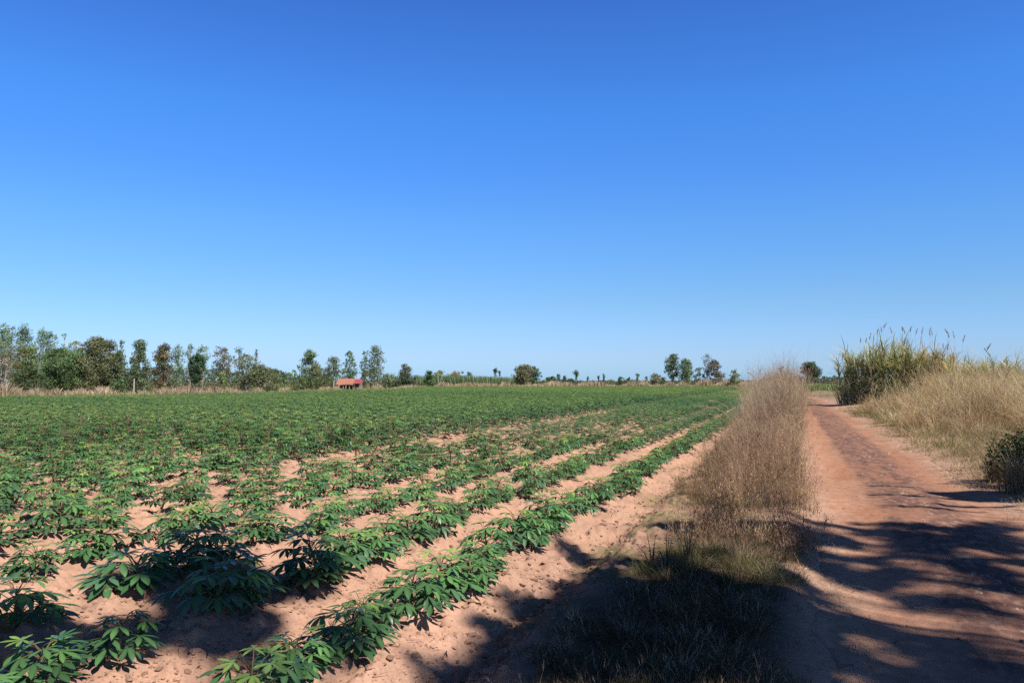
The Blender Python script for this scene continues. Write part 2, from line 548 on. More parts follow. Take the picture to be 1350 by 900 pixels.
def cassava(seed, H, nl, L, lod, spread=.2):
    rg = np.random.default_rng(seed)
    fo = MB(); st = MB()
    ns = 1 if H < .3 else int(rg.integers(1, 3))
    stems = []
    for s in range(ns):
        a = rg.uniform(0, 2 * PI); ln = rg.uniform(.02, .10)
        top = np.array([math.cos(a) * ln, math.sin(a) * ln, H * rg.uniform(.78, .92)])
        mid = top * .5 + np.array([rg.normal(0, .01), rg.normal(0, .01), 0])
        stems.append((np.array([0, 0, -.03]), mid, top))
        if lod < 2:
            tube(st, [[0, 0, -.04], mid, top], [.011, .009, .005], 5 if lod == 0 else 3, (.20, .17, .09))
    for i in range(nl):
        f = (i + rg.uniform(0, 1)) / nl
        f = f ** .75
        b, m, t = stems[i % ns]
        o = (m + (t - m) * (2 * f - 1)) if f > .5 else (b + (m - b) * (2 * f))
        az = i * 2.4 + rg.uniform(-.4, .4)
        el = .02 + .85 * f ** 2 + rg.normal(0, .12)
        pl = (spread * (1.15 - .45 * f)) * rg.uniform(.75, 1.2) * (.6 if f < .15 else 1)
        e = o + np.array([math.cos(az) * math.cos(el), math.sin(az) * math.cos(el), math.sin(el)]) * pl
        e[2] = max(e[2], .10)
        if lod < 2:
            mid = (o + e) / 2 + np.array([0, 0, .02])
            tube(st, [o, mid, e], [.0032, .0028, .0022], 3, (.15, .19, .07) if f < .8 else (.24, .15, .09), cap=False)
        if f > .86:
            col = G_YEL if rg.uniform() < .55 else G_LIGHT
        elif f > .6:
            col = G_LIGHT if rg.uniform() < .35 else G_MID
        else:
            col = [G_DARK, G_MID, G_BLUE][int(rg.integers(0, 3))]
        ll = L * (.62 + .38 * math.sin(PI * min(1, .15 + f * .85))) * rg.uniform(.85, 1.1)
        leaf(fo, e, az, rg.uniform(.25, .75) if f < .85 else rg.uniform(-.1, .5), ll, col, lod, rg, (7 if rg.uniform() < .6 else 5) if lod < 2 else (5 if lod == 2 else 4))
    return fo, st


ORD = ['first', 'second', 'third', 'fourth', 'fifth', 'sixth', 'seventh', 'eighth', 'ninth', 'tenth', 'eleventh', 'twelfth']


def plant_cassava():
    near_p = []      # hero
    rest = []
    rg = np.random.default_rng(11)
    nrows = 172
    for k in range(nrows):
        rx = ROW0 - ROWS * k
        s = rg.uniform(0, .4)
        y = -3.0 + s
        pitch = .36 if k < 2 else .42
        while y < 215:
            yy = y + rg.normal(0, .06); xx = rx + rg.normal(0, .05 if k < 3 else .09)
            y += pitch * (1 if y < 90 else 1.35)
            d, px = depth_px(xx, yy)
            if d < 2.2 or px < -260 or px > 1120: continue
            if d > float(edge_depth(px)): continue
            v = float(fbm(xx * .16, yy * .16, 201, 3))
            v2 = float(vn(xx * .7, yy * .7, 203))
            tall = float(ss(12, 17, d + 6 * (v - .5))) * float(ss(-7.4, -8.4, xx))
            if k < 5: keep = .98 if k < 2 else .92
            else: keep = .9 + .1 * tall
            # poor patches in the near rows
            if tall < .5 and k >= 3 and v2 < .16: keep *= .15
            if k == 0 and yy < 2.6: keep = 0
            if abs(xx - FURROW) < .45 and d > 12: keep *= .12 if d < 34 else .6
            if rg.uniform() > keep: continue
            H = .21 + .06 * v2 + .29 * tall + .035 * rg.normal()
            if k < 2: H = .19 + .05 * v2 + .03 * rg.normal()
            if k in (2, 3, 4): H = .18 + .05 * v2 + .10 * float(ss(14, 34, d)) + .03 * rg.normal()
            near_p.append((d, k, xx, yy, max(H, .2), tall, px, rg.uniform(0, 2 * PI)))
    near_p.sort(key=lambda p: p[0])
    vis = [p for p in near_p if -40 < p[6] < 1080 and p[0] > 3.1]
    hero = vis[:300]; hs = set(id(p) for p in hero)
    # prototypes
    protos = {}
    specs = {'n': (.22, 25, .125, .145), 'a': (.22, 26, .105, .14), 'b': (.44, 44, .12, .21), 'c': (.60, 50, .115, .24)}
    rows_seen = {}
    for p in sorted(hero, key=lambda p: (p[1], p[3])):
        d, k, x, y, H, tall, px, rz = p
        typ = 'n' if d < 7.6 and k < 5 else 'a' if H < .33 else ('b' if H < .5 else 'c')
        lod = 0 if d < 13 else 1
        v = random.randrange(14 if lod == 0 else 7)
        key = (typ, lod, v)
        if key not in protos:
            Hs, nl, L, sp = specs[typ]
            fo, st = cassava(1000 + v * 31 + ord(typ) * 7 + lod, Hs, nl, L, lod, sp)
            protos[key] = (fo.build('foliage', M_LEAF, smooth=(lod == 0), link=False), st.build('stem', M_STEM, link=False))
        i = rows_seen.get(k, 0); rows_seen[k] = i + 1
        rown = ORD[k] + ' row from the verge' if k < 12 else 'farther rows at left'
        if k == 0:
            rown = 'row nearest the verge'
        if i < 12:
            side = 'front' if k < 6 else 'left edge'
            label = f'leafy cassava plant, {ORD[i]} from the {side} in the {rown}'
        else:
            label = f'distant small cassava plant in the {rown}'
        root = thing('cassava_plant', label, 'cassava plant', (x, y, float(height(x, y)) - .01), rz, 'cassava plants in the ' + rown)
        sc = max(.8, min(1.25, H / specs[typ][0]))
        root.scale = (sc * random.uniform(.95, 1.2) * (1.16 if k >= 2 else 1),) * 2 + (sc * random.uniform(.9, 1.15),)
        root.rotation_euler = (random.gauss(0, .07), random.gauss(0, .07), rz)
        ob('foliage', protos[key][0], root); ob('stem', protos[key][1], root)
    # everything beyond: one mass
    tm = {}
    for lod, nv in ((2, 8), (3, 8)):
        for v in range(nv):
            if lod == 2: fo, _ = cassava(5000 + v, .55, 38, .13, 2, .26)
            else: fo, _ = cassava(6000 + v, .55, 22, .19, 3, .30)
            tm[(lod, v)] = fo.arrays()
    VV, QQ, CC = [], [], []; n0 = 0
    for p in near_p:
        if id(p) in hs: continue
        d, k, x, y, H, tall, px, rz = p
        lod = 2 if d < 55 else 3
        V, Q, T, C = tm[(lod, int(rg.integers(0, 8)))]
        s = H / .55; sw = .80 + .22 * float(ss(10, 34, d)) if tall < .5 else 1.05
        v = float(fbm(x * .05, y * .11, 211, 3))
        W = rotz(V, rz) * np.array([sw * 1.08, sw * 1.08, s]) + np.array([x, y, float(height(x, y))])
        VV.append(W); QQ.append(Q + n0); n0 += len(V)
        CC.append(C * np.array([.98, .86, 1.05]) * (.8 + .4 * v) * rg.uniform(.88, 1.12) * np.array([1 + .5 * (v - .5), 1.0, 1.0 - .2 * (v - .5)]))
    o = mk('cassava_crop', np.concatenate(VV), np.concatenate(QQ), M_LEAF, np.concatenate(CC))
    tag(o, 'dense green cassava crop covering the field as far as the trees', 'crop', 'stuff')
    print('cassava', len(near_p), 'hero', len(hero), 'hero max depth', hero[-1][0], 'quads', sum(len(q) for q in QQ))


plant_cassava()

# ------------------------------------------------------------------ grass verge beside the road and right-hand side
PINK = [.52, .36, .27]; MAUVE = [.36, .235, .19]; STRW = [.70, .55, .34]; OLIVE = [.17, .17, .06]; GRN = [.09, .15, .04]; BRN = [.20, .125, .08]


def wispy(mb, x, y, H, C, width=.003, side=7, lean=.25, az=None, tw=(.08, .22), tl=(.2, .85)):
    """fine stalks with short side twigs and seed wisps, as dry weeds have."""
    n = len(x)
    base = np.stack([x, y, height(x, y) - .01], -1)
    az = R.uniform(0, 2 * PI, n) if az is None else az
    W = width * (1 + np.hypot(x, y) * .09)
    ln = np.clip(np.abs(R.normal(0, 1, n) * lean) if np.isscalar(lean) else lean, 0, .97)
    c = blades(mb, base, az, H, W, ln, C, seg=4, tipdroop=.12)
    for s in range(side):
        f = R.uniform(.3, 1, n); i = np.clip((f * 4).astype(int), 0, 3); fr = f * 4 - i
        p = c[np.arange(n), i] * (1 - fr)[:, None] + c[np.arange(n), i + 1] * fr[:, None]
        blades(mb, p, R.uniform(0, 2 * PI, n), H * R.uniform(*tw, n), W * .7, R.uniform(*tl, n), C * 1.1, seg=2)
    return c


def tufts(cx, cy, cr, npc, cols, w):
    """stalk positions gathered in tufts: x, y, outward azimuth, outwardness 0..1, tuft index, colour per stalk."""
    m = len(cx); idx = np.repeat(np.arange(m), npc); n = len(idx)
    a = R.uniform(0, 2 * PI, n); r = np.sqrt(R.uniform(0, 1, n))
    x = cx[idx] + np.cos(a) * r * cr[idx]; y = cy[idx] + np.sin(a) * r * cr[idx]
    cc = pick(cols, w, m); mix = R.uniform(0, 1, (n, 1)) < .35
    C = np.where(mix, pick(cols, w, n), cc[idx]) * (R.uniform(.75, 1.25, (m, 1)))[idx]
    return x, y, a, r, idx, C


def verge():
    def lay(n, x0, x1, y0, y1, bx=1.0):
        y = np.exp(R.uniform(math.log(y0), math.log(y1), n))
        return x0 + (x1 - x0) * R.beta(bx, bx, n), y
    def hmax(y):
        return np.interp(y, [5, 6.8, 7.6, 10.5, 16, 22, 27, 36, 48, 68], [.22, .32, .50, .72, 1.10, 1.7, 2.5, 2.3, 1.5, 1.2])
    # --- foreground: low grass, darkened colours carry part of the tree shade
    mb = MB()
    cx, cy = lay(1500, -1.25, .08, 2.5, 7.6)
    keep = R.uniform(0, 1, len(cx)) < np.where((cy > 5.5) & (cx < -.98), .06, 1) * ss(.36, .52, fbm(cx * 1.6, cy * 1.6, 301, 3)); cx, cy = cx[keep], cy[keep]
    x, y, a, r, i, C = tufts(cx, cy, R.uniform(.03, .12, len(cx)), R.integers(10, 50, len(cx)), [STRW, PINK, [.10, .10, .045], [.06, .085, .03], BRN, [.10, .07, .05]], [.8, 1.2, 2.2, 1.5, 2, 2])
    hh = R.uniform(.05, .19, len(cx)) * (.6 + .5 * np.exp(-((cx + .55) / .5) ** 2)); H = hh[i] * R.uniform(.45, 1.1, len(x))
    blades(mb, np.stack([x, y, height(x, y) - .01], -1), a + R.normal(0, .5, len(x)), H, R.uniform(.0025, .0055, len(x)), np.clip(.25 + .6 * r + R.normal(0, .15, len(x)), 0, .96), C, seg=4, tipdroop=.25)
    k = R.uniform(0, 1, len(x)) < .10
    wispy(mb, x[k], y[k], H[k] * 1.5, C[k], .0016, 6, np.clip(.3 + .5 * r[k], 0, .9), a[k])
    # flattened dead straw on the ground
    n = 3200; x, y = lay(n, -1.2, .38, 2.6, 9)
    kk = R.uniform(0, 1, n) < ss(.4, .6, fbm(x * 1.4, y * 1.4, 309, 2)); x, y = x[kk], y[kk]; n = len(x)
    blades(mb, np.stack([x, y, height(x, y) + .02], -1), R.uniform(0, 2 * PI, n), R.uniform(.1, .3, n), .004, .97, pick([STRW, PINK, BRN], [3, 1, 1], n), seg=3, up=.25, tipdroop=.9)
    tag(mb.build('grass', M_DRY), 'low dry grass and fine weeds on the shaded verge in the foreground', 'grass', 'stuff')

    # --- olive-green low tussocks half lit
    mb = MB()
    cx = np.array([-.72, -.55, -.92, -.35, -.62, -.15, -.4, -.85]); cy = np.array([6.2, 6.4, 6.0, 6.3, 6.7, 6.0, 6.6, 6.5])
    cx = np.concatenate([cx, cx + R.normal(0, .12, 8)]); cy = np.concatenate([cy, cy + R.normal(0, .25, 8)])
    x, y, a, r, i, C = tufts(cx, cy, R.uniform(.12, .22, 16), np.full(16, 230), [[.26, .26, .09], [.18, .20, .06], [.36, .31, .15], STRW, PINK], [3, 2, 2, 1.2, 1])
    H = R.uniform(.10, .30, len(x)) * (1 - .3 * r)
    blades(mb, np.stack([x, y, height(x, y) - .01], -1), a + R.normal(0, .5, len(x)), H, .0032, np.clip(.15 + .7 * r + R.normal(0, .15, len(x)), 0, .96), C, seg=4, tipdroop=.3)
    tag(mb.build('olive_grass', M_DRY), 'patch of low olive green grass on the verge at the edge of the tree shade', 'grass', 'stuff')

    # --- tall fine dry weeds, higher with distance
    mb = MB()
    def weeds(m, r0, r1, n0, n1, l0, l1, hs, side=9):
        cx, cy = lay(m, -1.6, .10, 6.9, 68, 1.3)
        keep = R.uniform(0, 1, len(cx)) < (.15 + .85 * ss(.38, .52, fbm(cx * 1.1, cy * .7, 311, 3))) * (.22 + .78 * ss(-1.5, -.8, cx)) * ss(-1.35 + .3 * ss(10, 8, cy), -1.05 + .3 * ss(10, 8, cy), cx + .5 * ss(9, 12, cy)); cx, cy = cx[keep], cy[keep]
        x, y, a, r, i, C = tufts(cx, cy, R.uniform(r0, r1, len(cx)) * (1 + cy * .012), R.integers(n0, n1, len(cx)), [PINK, MAUVE, STRW, OLIVE, BRN, [.70, .50, .39], [.24, .13, .09]], [3.6, 1.3, 2.3, 1.0, .7, 2.6, .9]); C = C * 1.2
        hh = hs * hmax(cy) * R.uniform(.45, 1.12, len(cx)) * (.25 + .75 * np.clip((cx + 1.6) / 1.0, 0, 1) ** 1.2) * np.clip((.40 - cx) / .45, .4, 1); H = hh[i] * R.uniform(.45, 1.05, len(x))
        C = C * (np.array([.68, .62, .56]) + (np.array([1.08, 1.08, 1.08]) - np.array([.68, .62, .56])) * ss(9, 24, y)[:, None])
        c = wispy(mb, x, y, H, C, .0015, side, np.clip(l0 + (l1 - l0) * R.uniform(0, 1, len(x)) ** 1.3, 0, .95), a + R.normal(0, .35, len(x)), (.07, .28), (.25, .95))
        # seed heads: short broad flecks near the tips
        for q in range(4):
            n_ = len(x); f = R.uniform(.55, 1, n_); j = np.clip((f * 4).astype(int), 0, 3); fr = (f * 4 - j)[:, None]
            p = c[np.arange(n_), j] * (1 - fr) + c[np.arange(n_), j + 1] * fr + R.normal(0, .02, (n_, 3))
            blades(mb, p, R.uniform(0, 2 * PI, n_), R.uniform(.012, .035, n_) * (1 + y * .02), R.uniform(.004, .009, n_) * (1 + y * .04), R.uniform(.2, .95, n_), C * 1.2, seg=1)
    weeds(430, .05, .12, 30, 74, .02, .85, 1.0)
    weeds(330, .10, .24, 10, 26, .05, .5, 1.05)
    # brown leafy bottoms
    cx, cy = lay(800, -1.35, .05, 6.6, 60, 1.3)
    keep = R.uniform(0, 1, len(cx)) < np.where((cy < 9) & (cx < -.95), .08, 1) * ss(.34, .56, fbm(cx * 1.3, cy * .9, 313, 3)); cx, cy = cx[keep], cy[keep]
    x, y, a, r, i, C = tufts(cx, cy, R.uniform(.08, .22, len(cx)), R.integers(16, 46, len(cx)), [PINK, OLIVE, GRN, BRN, MAUVE, [.10, .07, .045]], [2.4, 2.2, .9, 2.4, 1.5, 1.5])
    hh = hmax(cy) * R.uniform(.2, .55, len(cx)) * (.35 + .65 * np.clip((cx + 1.6) / 1.0, 0, 1)); H = hh[i] * R.uniform(.5, 1.1, len(x))
    blades(mb, np.stack([x, y, height(x, y) - .01], -1), a + R.normal(0, .5, len(x)), H, .0024 * (1 + y * .07), np.clip(.2 + .6 * r + R.normal(0, .15, len(x)), 0, .95), C, seg=4, tipdroop=.2)
    tag(mb.build('weeds', M_DRY), 'tall fine pinkish dry weeds filling the verge between field and road', 'dry weeds', 'stuff')

    # --- straw coloured grass, mostly the road side and the far tall top
    mb = MB()
    cx, cy = lay(420, -1.35, .12, 9.5, 66)
    keep = R.uniform(0, 1, len(cx)) < .2 + .8 * ss(14, 22, cy) * ss(.30, .45, fbm(cx * .9, cy * .5, 321, 3)) + .3 * ss(-.3, .0, cx); cx, cy = cx[keep], cy[keep]
    x, y, a, r, i, C = tufts(cx, cy, R.uniform(.05, .14, len(cx)) * (1 + cy * .01), R.integers(26, 70, len(cx)), [STRW, [.66, .52, .33], PINK], [3, 2, 1])
    hh = hmax(cy) * R.uniform(.5, 1.08, len(cx)) * np.where(cx > -.3, .72, 1) * (.3 + .7 * np.clip((cx + 1.6) / .9, 0, 1)); H = hh[i] * R.uniform(.5, 1.05, len(x))
    blades(mb, np.stack([x, y, height(x, y) - .01], -1), a + R.normal(0, .4, len(x)), H, .0022 * (1 + y * .08), np.clip(.12 + .6 * r * R.uniform(.4, 1.2, len(x)), 0, .93), C, seg=6, tipdroop=.22)
    # the high feathery crest that stands against the sky
    cx = R.uniform(-1.25, -.05, 95); cy = R.uniform(19, 37, 95)
    x, y, a, r, i, C = tufts(cx, cy, R.uniform(.08, .2, 95), R.integers(30, 70, 95), [STRW, [.78, .66, .47], PINK], [3, 3, 1.5])
    hh = np.interp(cy, [19, 24, 30, 37], [1.35, 1.9, 2.15, 2.1]) * R.uniform(.75, 1.1, 95) * (.65 + .35 * np.clip((cx + 1.4) / .7, 0, 1)); H = hh[i] * R.uniform(.6, 1.08, len(x))
    wispy(mb, x, y, H, C, .0013, 7, np.clip(.05 + .4 * r * R.uniform(.3, 1.2, len(x)), 0, .7), a + R.normal(0, .4, len(x)), (.05, .16), (.2, .8))
    tag(mb.build('straw_grass', M_DRY), 'pale straw grass standing among the weeds of the verge', 'grass', 'stuff')

    # --- right of the road: low olive grass near
    mb = MB()
    cx, cy = lay(7000, 2.0, 9, 4.6, 46); _, re = road_edges(cy)
    den = .07 * ss(re - .45, re - .2, cx) + ss(.27, .46, fbm(cx * .9, cy * .8, 331, 3)) * ss(re - .3, re + .35, cx)
    keep = R.uniform(0, 1, len(cx)) < den; cx, cy, re = cx[keep], cy[keep], re[keep]
    x, y, a, r, i, C = tufts(cx, cy, R.uniform(.05, .2, len(cx)) * (1 + cy * .015), R.integers(10, 34, len(cx)), [OLIVE, GRN, STRW, PINK, [.30, .27, .12], [.22, .22, .08]], [1.4, .9, 2.4, 2.0, 2.4, 1.5]); C = C * 1.15
    hh = R.uniform(.12, .50, len(cx)) * (.25 + .75 * ss(-.2, 1.0, cx - re)); H = hh[i] * R.uniform(.5, 1.1, len(x))
    blades(mb, np.stack([x, y, height(x, y) - .01], -1), a + R.normal(0, .6, len(x)), H, .003 * (1 + y * .07), np.clip(.25 + .6 * r + R.normal(0, .15, len(x)), 0, .95), C, seg=4, tipdroop=.3)
    k = R.uniform(0, 1, len(x)) < .16
    wispy(mb, x[k], y[k], H[k] * 1.4, C[k] * 1.1, .0018, 6, np.clip(.3 + .5 * r[k], 0, .9), a[k])
    tag(mb.build('roadside_grass', M_DRY), 'low olive and straw grass along the right edge of the road', 'grass', 'stuff')

    # --- tall dry thicket
    mb = MB()
    n = 1500; cy = R.uniform(14, 50, n); cx = 2.6 + R.uniform(0, 1, n) * 15
    d, px = depth_px(cx, cy)
    fr = 3.35 + np.interp(cy, [14, 17, 20, 28, 36, 42, 50], [2.8, 1.5, .6, -.1, -.2, .9, 3.0]) + 1.5 * (vn(cx * 0 + 2, cy * .45, 341) - .5)
    keep = (cx > fr) & (px < 1600); cx, cy, fr = cx[keep], cy[keep], fr[keep]
    x, y, a, r, i, C = tufts(cx, cy, R.uniform(.15, .45, len(cx)), R.integers(24, 60, len(cx)), [STRW, [.68, .53, .33], PINK, OLIVE, [.52, .36, .23], [.80, .68, .47]], [3, 3, 2.2, .5, 1.6, 2.4])
    hh = (1.15 + 1.65 * ss(0, 2.4, cx - fr)) * R.uniform(.42, 1.1, len(cx)) * (.75 + .5 * vn(cx * .9, cy * .5, 351)); C = C * np.array([1.32, 1.24, 1.15]) * (.7 + .6 * vn(cx * 1.3, cy * .9, 353))[i][:, None]; H = hh[i] * R.uniform(.5, 1.05, len(x))
    c = blades(mb, np.stack([x, y, height(x, y) - .01], -1), a + R.normal(0, .4, len(x)), H, .0042 * (1 + y * .07), np.clip(.15 + .7 * r * R.uniform(.3, 1.35, len(x)), 0, .97), C, seg=6, tipdroop=R.uniform(.1, .55, len(x)))
    # coarse bleached blades bent over each other
    m = 190; tx = R.integers(0, len(cx), m); px_, py_, pa, pr_, pi_, PC = tufts(cx[tx], cy[tx], np.full(m, .12), np.full(m, 40), [[.74, .64, .44], [.62, .50, .32]], [2, 1])
    blades(mb, np.stack([px_, py_, height(px_, py_)], -1), pa, hh[tx][pi_] * R.uniform(.6, 1.15, len(px_)), .0055 * (1 + py_ * .07), np.clip(.3 + .6 * pr_, 0, .96), PC, seg=8, tipdroop=R.uniform(.3, .9, len(px_)))
    nn = len(x)
    for s in range(4):
        f = R.uniform(.45, 1, nn); q = np.clip((f * 6).astype(int), 0, 5); p = c[np.arange(nn), q]
        blades(mb, p, R.uniform(0, 2 * PI, nn), H * R.uniform(.08, .24, nn), .0020 * (1 + y * .07), R.uniform(.3, .95, nn), C * 1.1, seg=2, tipdroop=.4)
    tag(mb.build('tall_dry_grass', M_DRY), 'tall tangled straw coloured grass thicket right of the road', 'dry grass', 'stuff')


verge()


# individual weeds and grass tussocks one can point at
def weed_stalk(label, base_px, base_py, tip_px, tip_py, hh, leaves=14, col=(.06, .035, .025)):
    bx, by = ground_pt(base_px, base_py); d = EYE * FPX / (base_py - HZ)
    tx, ty = at(tip_px, d); tz = zat(tip_py, d)
    z0 = float(height(bx, by))
    root = thing('dry_weed', label, 'dry weed', (bx, by, z0), 0, 'dark dead weeds on the verge')
    st = MB(); t = np.linspace(0, 1, 9)
    P = np.stack([(tx - bx) * t + .02 * np.sin(t * 5), (ty - by) * t, (tz - z0) * (t ** .9)], -1)
    tube(st, P, np.linspace(.006, .002, 9), 5, col)
    st.build('stem', M_STEM, root)
    lf = MB(); n = leaves
    f = R.uniform(.2, 1, n); i = np.clip((f * 8).astype(int), 0, 7)
    blades(lf, P[i], R.uniform(0, 2 * PI, n), R.uniform(.03, .09, n), R.uniform(.008, .018, n), R.uniform(.4, .9, n), np.array(col) * 1.2, seg=2)
    lf.build('leaves', M_STEM, root)
    return root


weed_stalk('upright thin bare brown weed stalk at the field side of the verge', 945, 664, 944, 574, .8, 10, (.16, .09, .06))
weed_stalk('dark curved dead weed stem leaning right in the middle of the verge', 966, 640, 1004, 568, .8, 16)
weed_stalk('dark dead weed stem leaning right towards the road edge', 990, 672, 1041, 612, .7, 14)
weed_stalk('short dark dead weed stem near the left side of the verge', 950, 612, 976, 562, .7, 14)


def broadleaf(label, px, py, hgt, ns, seed):
    rg = np.random.default_rng(seed)
    x, y = ground_pt(px, py)
    root = thing('broadleaf_weed', label, 'weed', (x, y, float(height(x, y))), 0, 'small broadleaf weeds at the shade edge')
    st = MB(); lf = MB()
    for s in range(ns):
        a = rg.uniform(0, 2 * PI); ln = rg.uniform(.02, .12)
        top = np.array([math.cos(a) * ln, math.sin(a) * ln, hgt * rg.uniform(.6, 1)])
        tube(st, [[0, 0, -.02], top * .5 + [0, 0, .02], top], [.004, .003, .0015], 4, (.05, .05, .025))
        for i in range(10):
            f = rg.uniform(.2, 1); o = top * f; az = rg.uniform(0, 2 * PI)
            l = rg.uniform(.02, .035); w = l * .6; z = rg.uniform(-.3, .6)
            V = np.array([[0, 0, 0], [l * .5, -w / 2, z * l * .5], [l, 0, z * l * .6], [l * .5, w / 2, z * l * .5]])
            lf.add(rotz(V, az) + o, [[0, 1, 2, 3]], None, np.array([.045, .075, .03]) * rg.uniform(.7, 1.3))
    st.build('stem', M_STEM, root); lf.build('leaves', M_LEAF, root)


broadleaf('small dark round-leaved weed, left one at the edge of the tree shade on the bank', 858, 762, .26, 4, 1)
broadleaf('small dark round-leaved weed, taller middle one at the edge of the tree shade', 876, 768, .30, 5, 2)
broadleaf('bushy dark weed beside the olive grass patch on the verge', 905, 756, .36, 7, 3)


def plume_tussock(label, px, py, tips, hgt_px=None, nbl=120, H=.8, colp=STRW):
    d = EYE * FPX / (py - HZ); x, y = at(px, d); z0 = float(height(x, y))
    root = thing('grass_tussock', label, 'grass tussock', (x, y, z0), 0, 'plumed grass tussocks')
    bl = MB(); n = nbl
    b = np.stack([R.normal(0, .07, n), R.normal(0, .07, n), np.zeros(n)], -1)
    blades(bl, b, R.uniform(0, 2 * PI, n), R.uniform(.4, 1, n) * H, .004 * (1 + d * .08), np.abs(R.normal(.45, .2, n)), pick([STRW, OLIVE, PINK], [3, 1, 1], n), seg=5, tipdroop=.2)
    bl.build('blades', M_DRY, root)
    for tp, tq in tips:
        tx, ty = at(tp, d); tz = zat(tq, d)
        e = np.array([tx - x, ty - y, tz - z0])
        st = MB(); t = np.linspace(0, 1, 12)[:, None]
        P = np.concatenate([e[None, :2] * (t ** 1.8), (e[2] * (2.1 * t - 1.1 * t ** 2) if e[2] > 0 else t * 0)], 1)
        tube(st, P, np.linspace(.004, .002, 12), 4, colp, cap=False)
        m = 90; f = R.uniform(.55, 1, m); i = np.clip((f * 11).astype(int), 0, 10)
        fr = (f * 11 - i)[:, None]; p = P[i] * (1 - fr) + P[i + 1] * fr
        az = math.atan2(e[1], e[0]) + R.normal(0, .5, m)
        blades(st, p, az, R.uniform(.08, .2, m), .0028 * (1 + d * .06), R.uniform(.6, .98, m), np.array(colp) * 1.15, seg=3, tipdroop=.7)
        st.build('plume', M_DRY, root)


plume_tussock('pale arching grass plumes leaning left over the end of the first crop row', 972, 585, [(907, 545), (915, 536), (925, 538), (935, 530)], nbl=90, H=.9)
plume_tussock('pale grass tussock with thin heads leaning left high on the verge', 992, 560, [(955, 516), (962, 510)], nbl=110, H=1.1)
plume_tussock('straw grass tussock at the near right edge of the verge by the road', 1040, 640, [(1052, 590), (1032, 585)], nbl=140, H=.6)
plume_tussock('tall straw grass tussock topping the verge against the sky', 1000, 551, [(985, 492), (1002, 488), (1018, 492)], nbl=260, H=1.6)
plume_tussock('bleached grass tussock leaning right inside the thicket on the right', 1235, 560, [(1262, 520), (1210, 525)], nbl=200, H=1.2, colp=[.66, .56, .38])


# ------------------------------------------------------------------ trees
def leaves_cloud(mb, c, n, s, C, flat=.7, Cvar=.2, out=None):
    """n small leaf-sprays spread round centre c within radius vector s."""
    u = unit(R.normal(0, 1, (n, 3))); rr = R.uniform(0, 1, n) ** .42
    p = c + u * rr[:, None] * s
    return p, u


def sprays(mb, P, Nn, size, C, Cvar=.18, asp=.55):
    n = len(P)
    nrm = unit(Nn + R.normal(0, .75, (n, 3)) + np.array([0, 0, .25]))
    t1 = unit(np.cross(nrm, R.normal(0, 1, (n, 3)))); t2 = np.cross(nrm, t1)
    s = size * R.uniform(.55, 1.3, n)
    a = t1 * s[:, None] * .5; b = t2 * s[:, None] * .5 * asp
    j = R.uniform(.5, 1.2, (n, 4, 1))
    V = np.stack([P - a * j[:, 0], P - b * j[:, 1] + a * .15, P + a * j[:, 2], P + b * j[:, 3] - a * .1], 1)
    C = np.asarray(C, float)
    if C.ndim == 1: C = np.repeat(C[None], n, 0)
    C = np.clip(C * (1 + R.normal(0, Cvar, (n, 1))), .004, 1)
    mb.add(V.reshape(-1, 3), np.arange(4 * n).reshape(-1, 4), None, np.repeat(C, 4, 0))


def prof(kind, u):
    if kind == 'round': return math.sqrt(max(0, 1 - (2 * u - 1) ** 2)) * .95 + .05
    if kind == 'broad': return (min(1, u * 3.2 + .55)) * math.sqrt(max(0.02, 1 - u ** 2.6))
    if kind == 'cone': return (min(1, u * 4 + .5)) * (1 - u) ** .62 + .06
    if kind == 'column': return (min(1, u * 3 + .35)) * math.sqrt(max(.03, 1 - u ** 3.2))
    if kind == 'euc': return .35 + .65 * math.sin(PI * min(1, .12 + u * .85)) ** .8
    if kind == 'tuft': return .5 + .5 * u if u > .55 else .18
    return 1


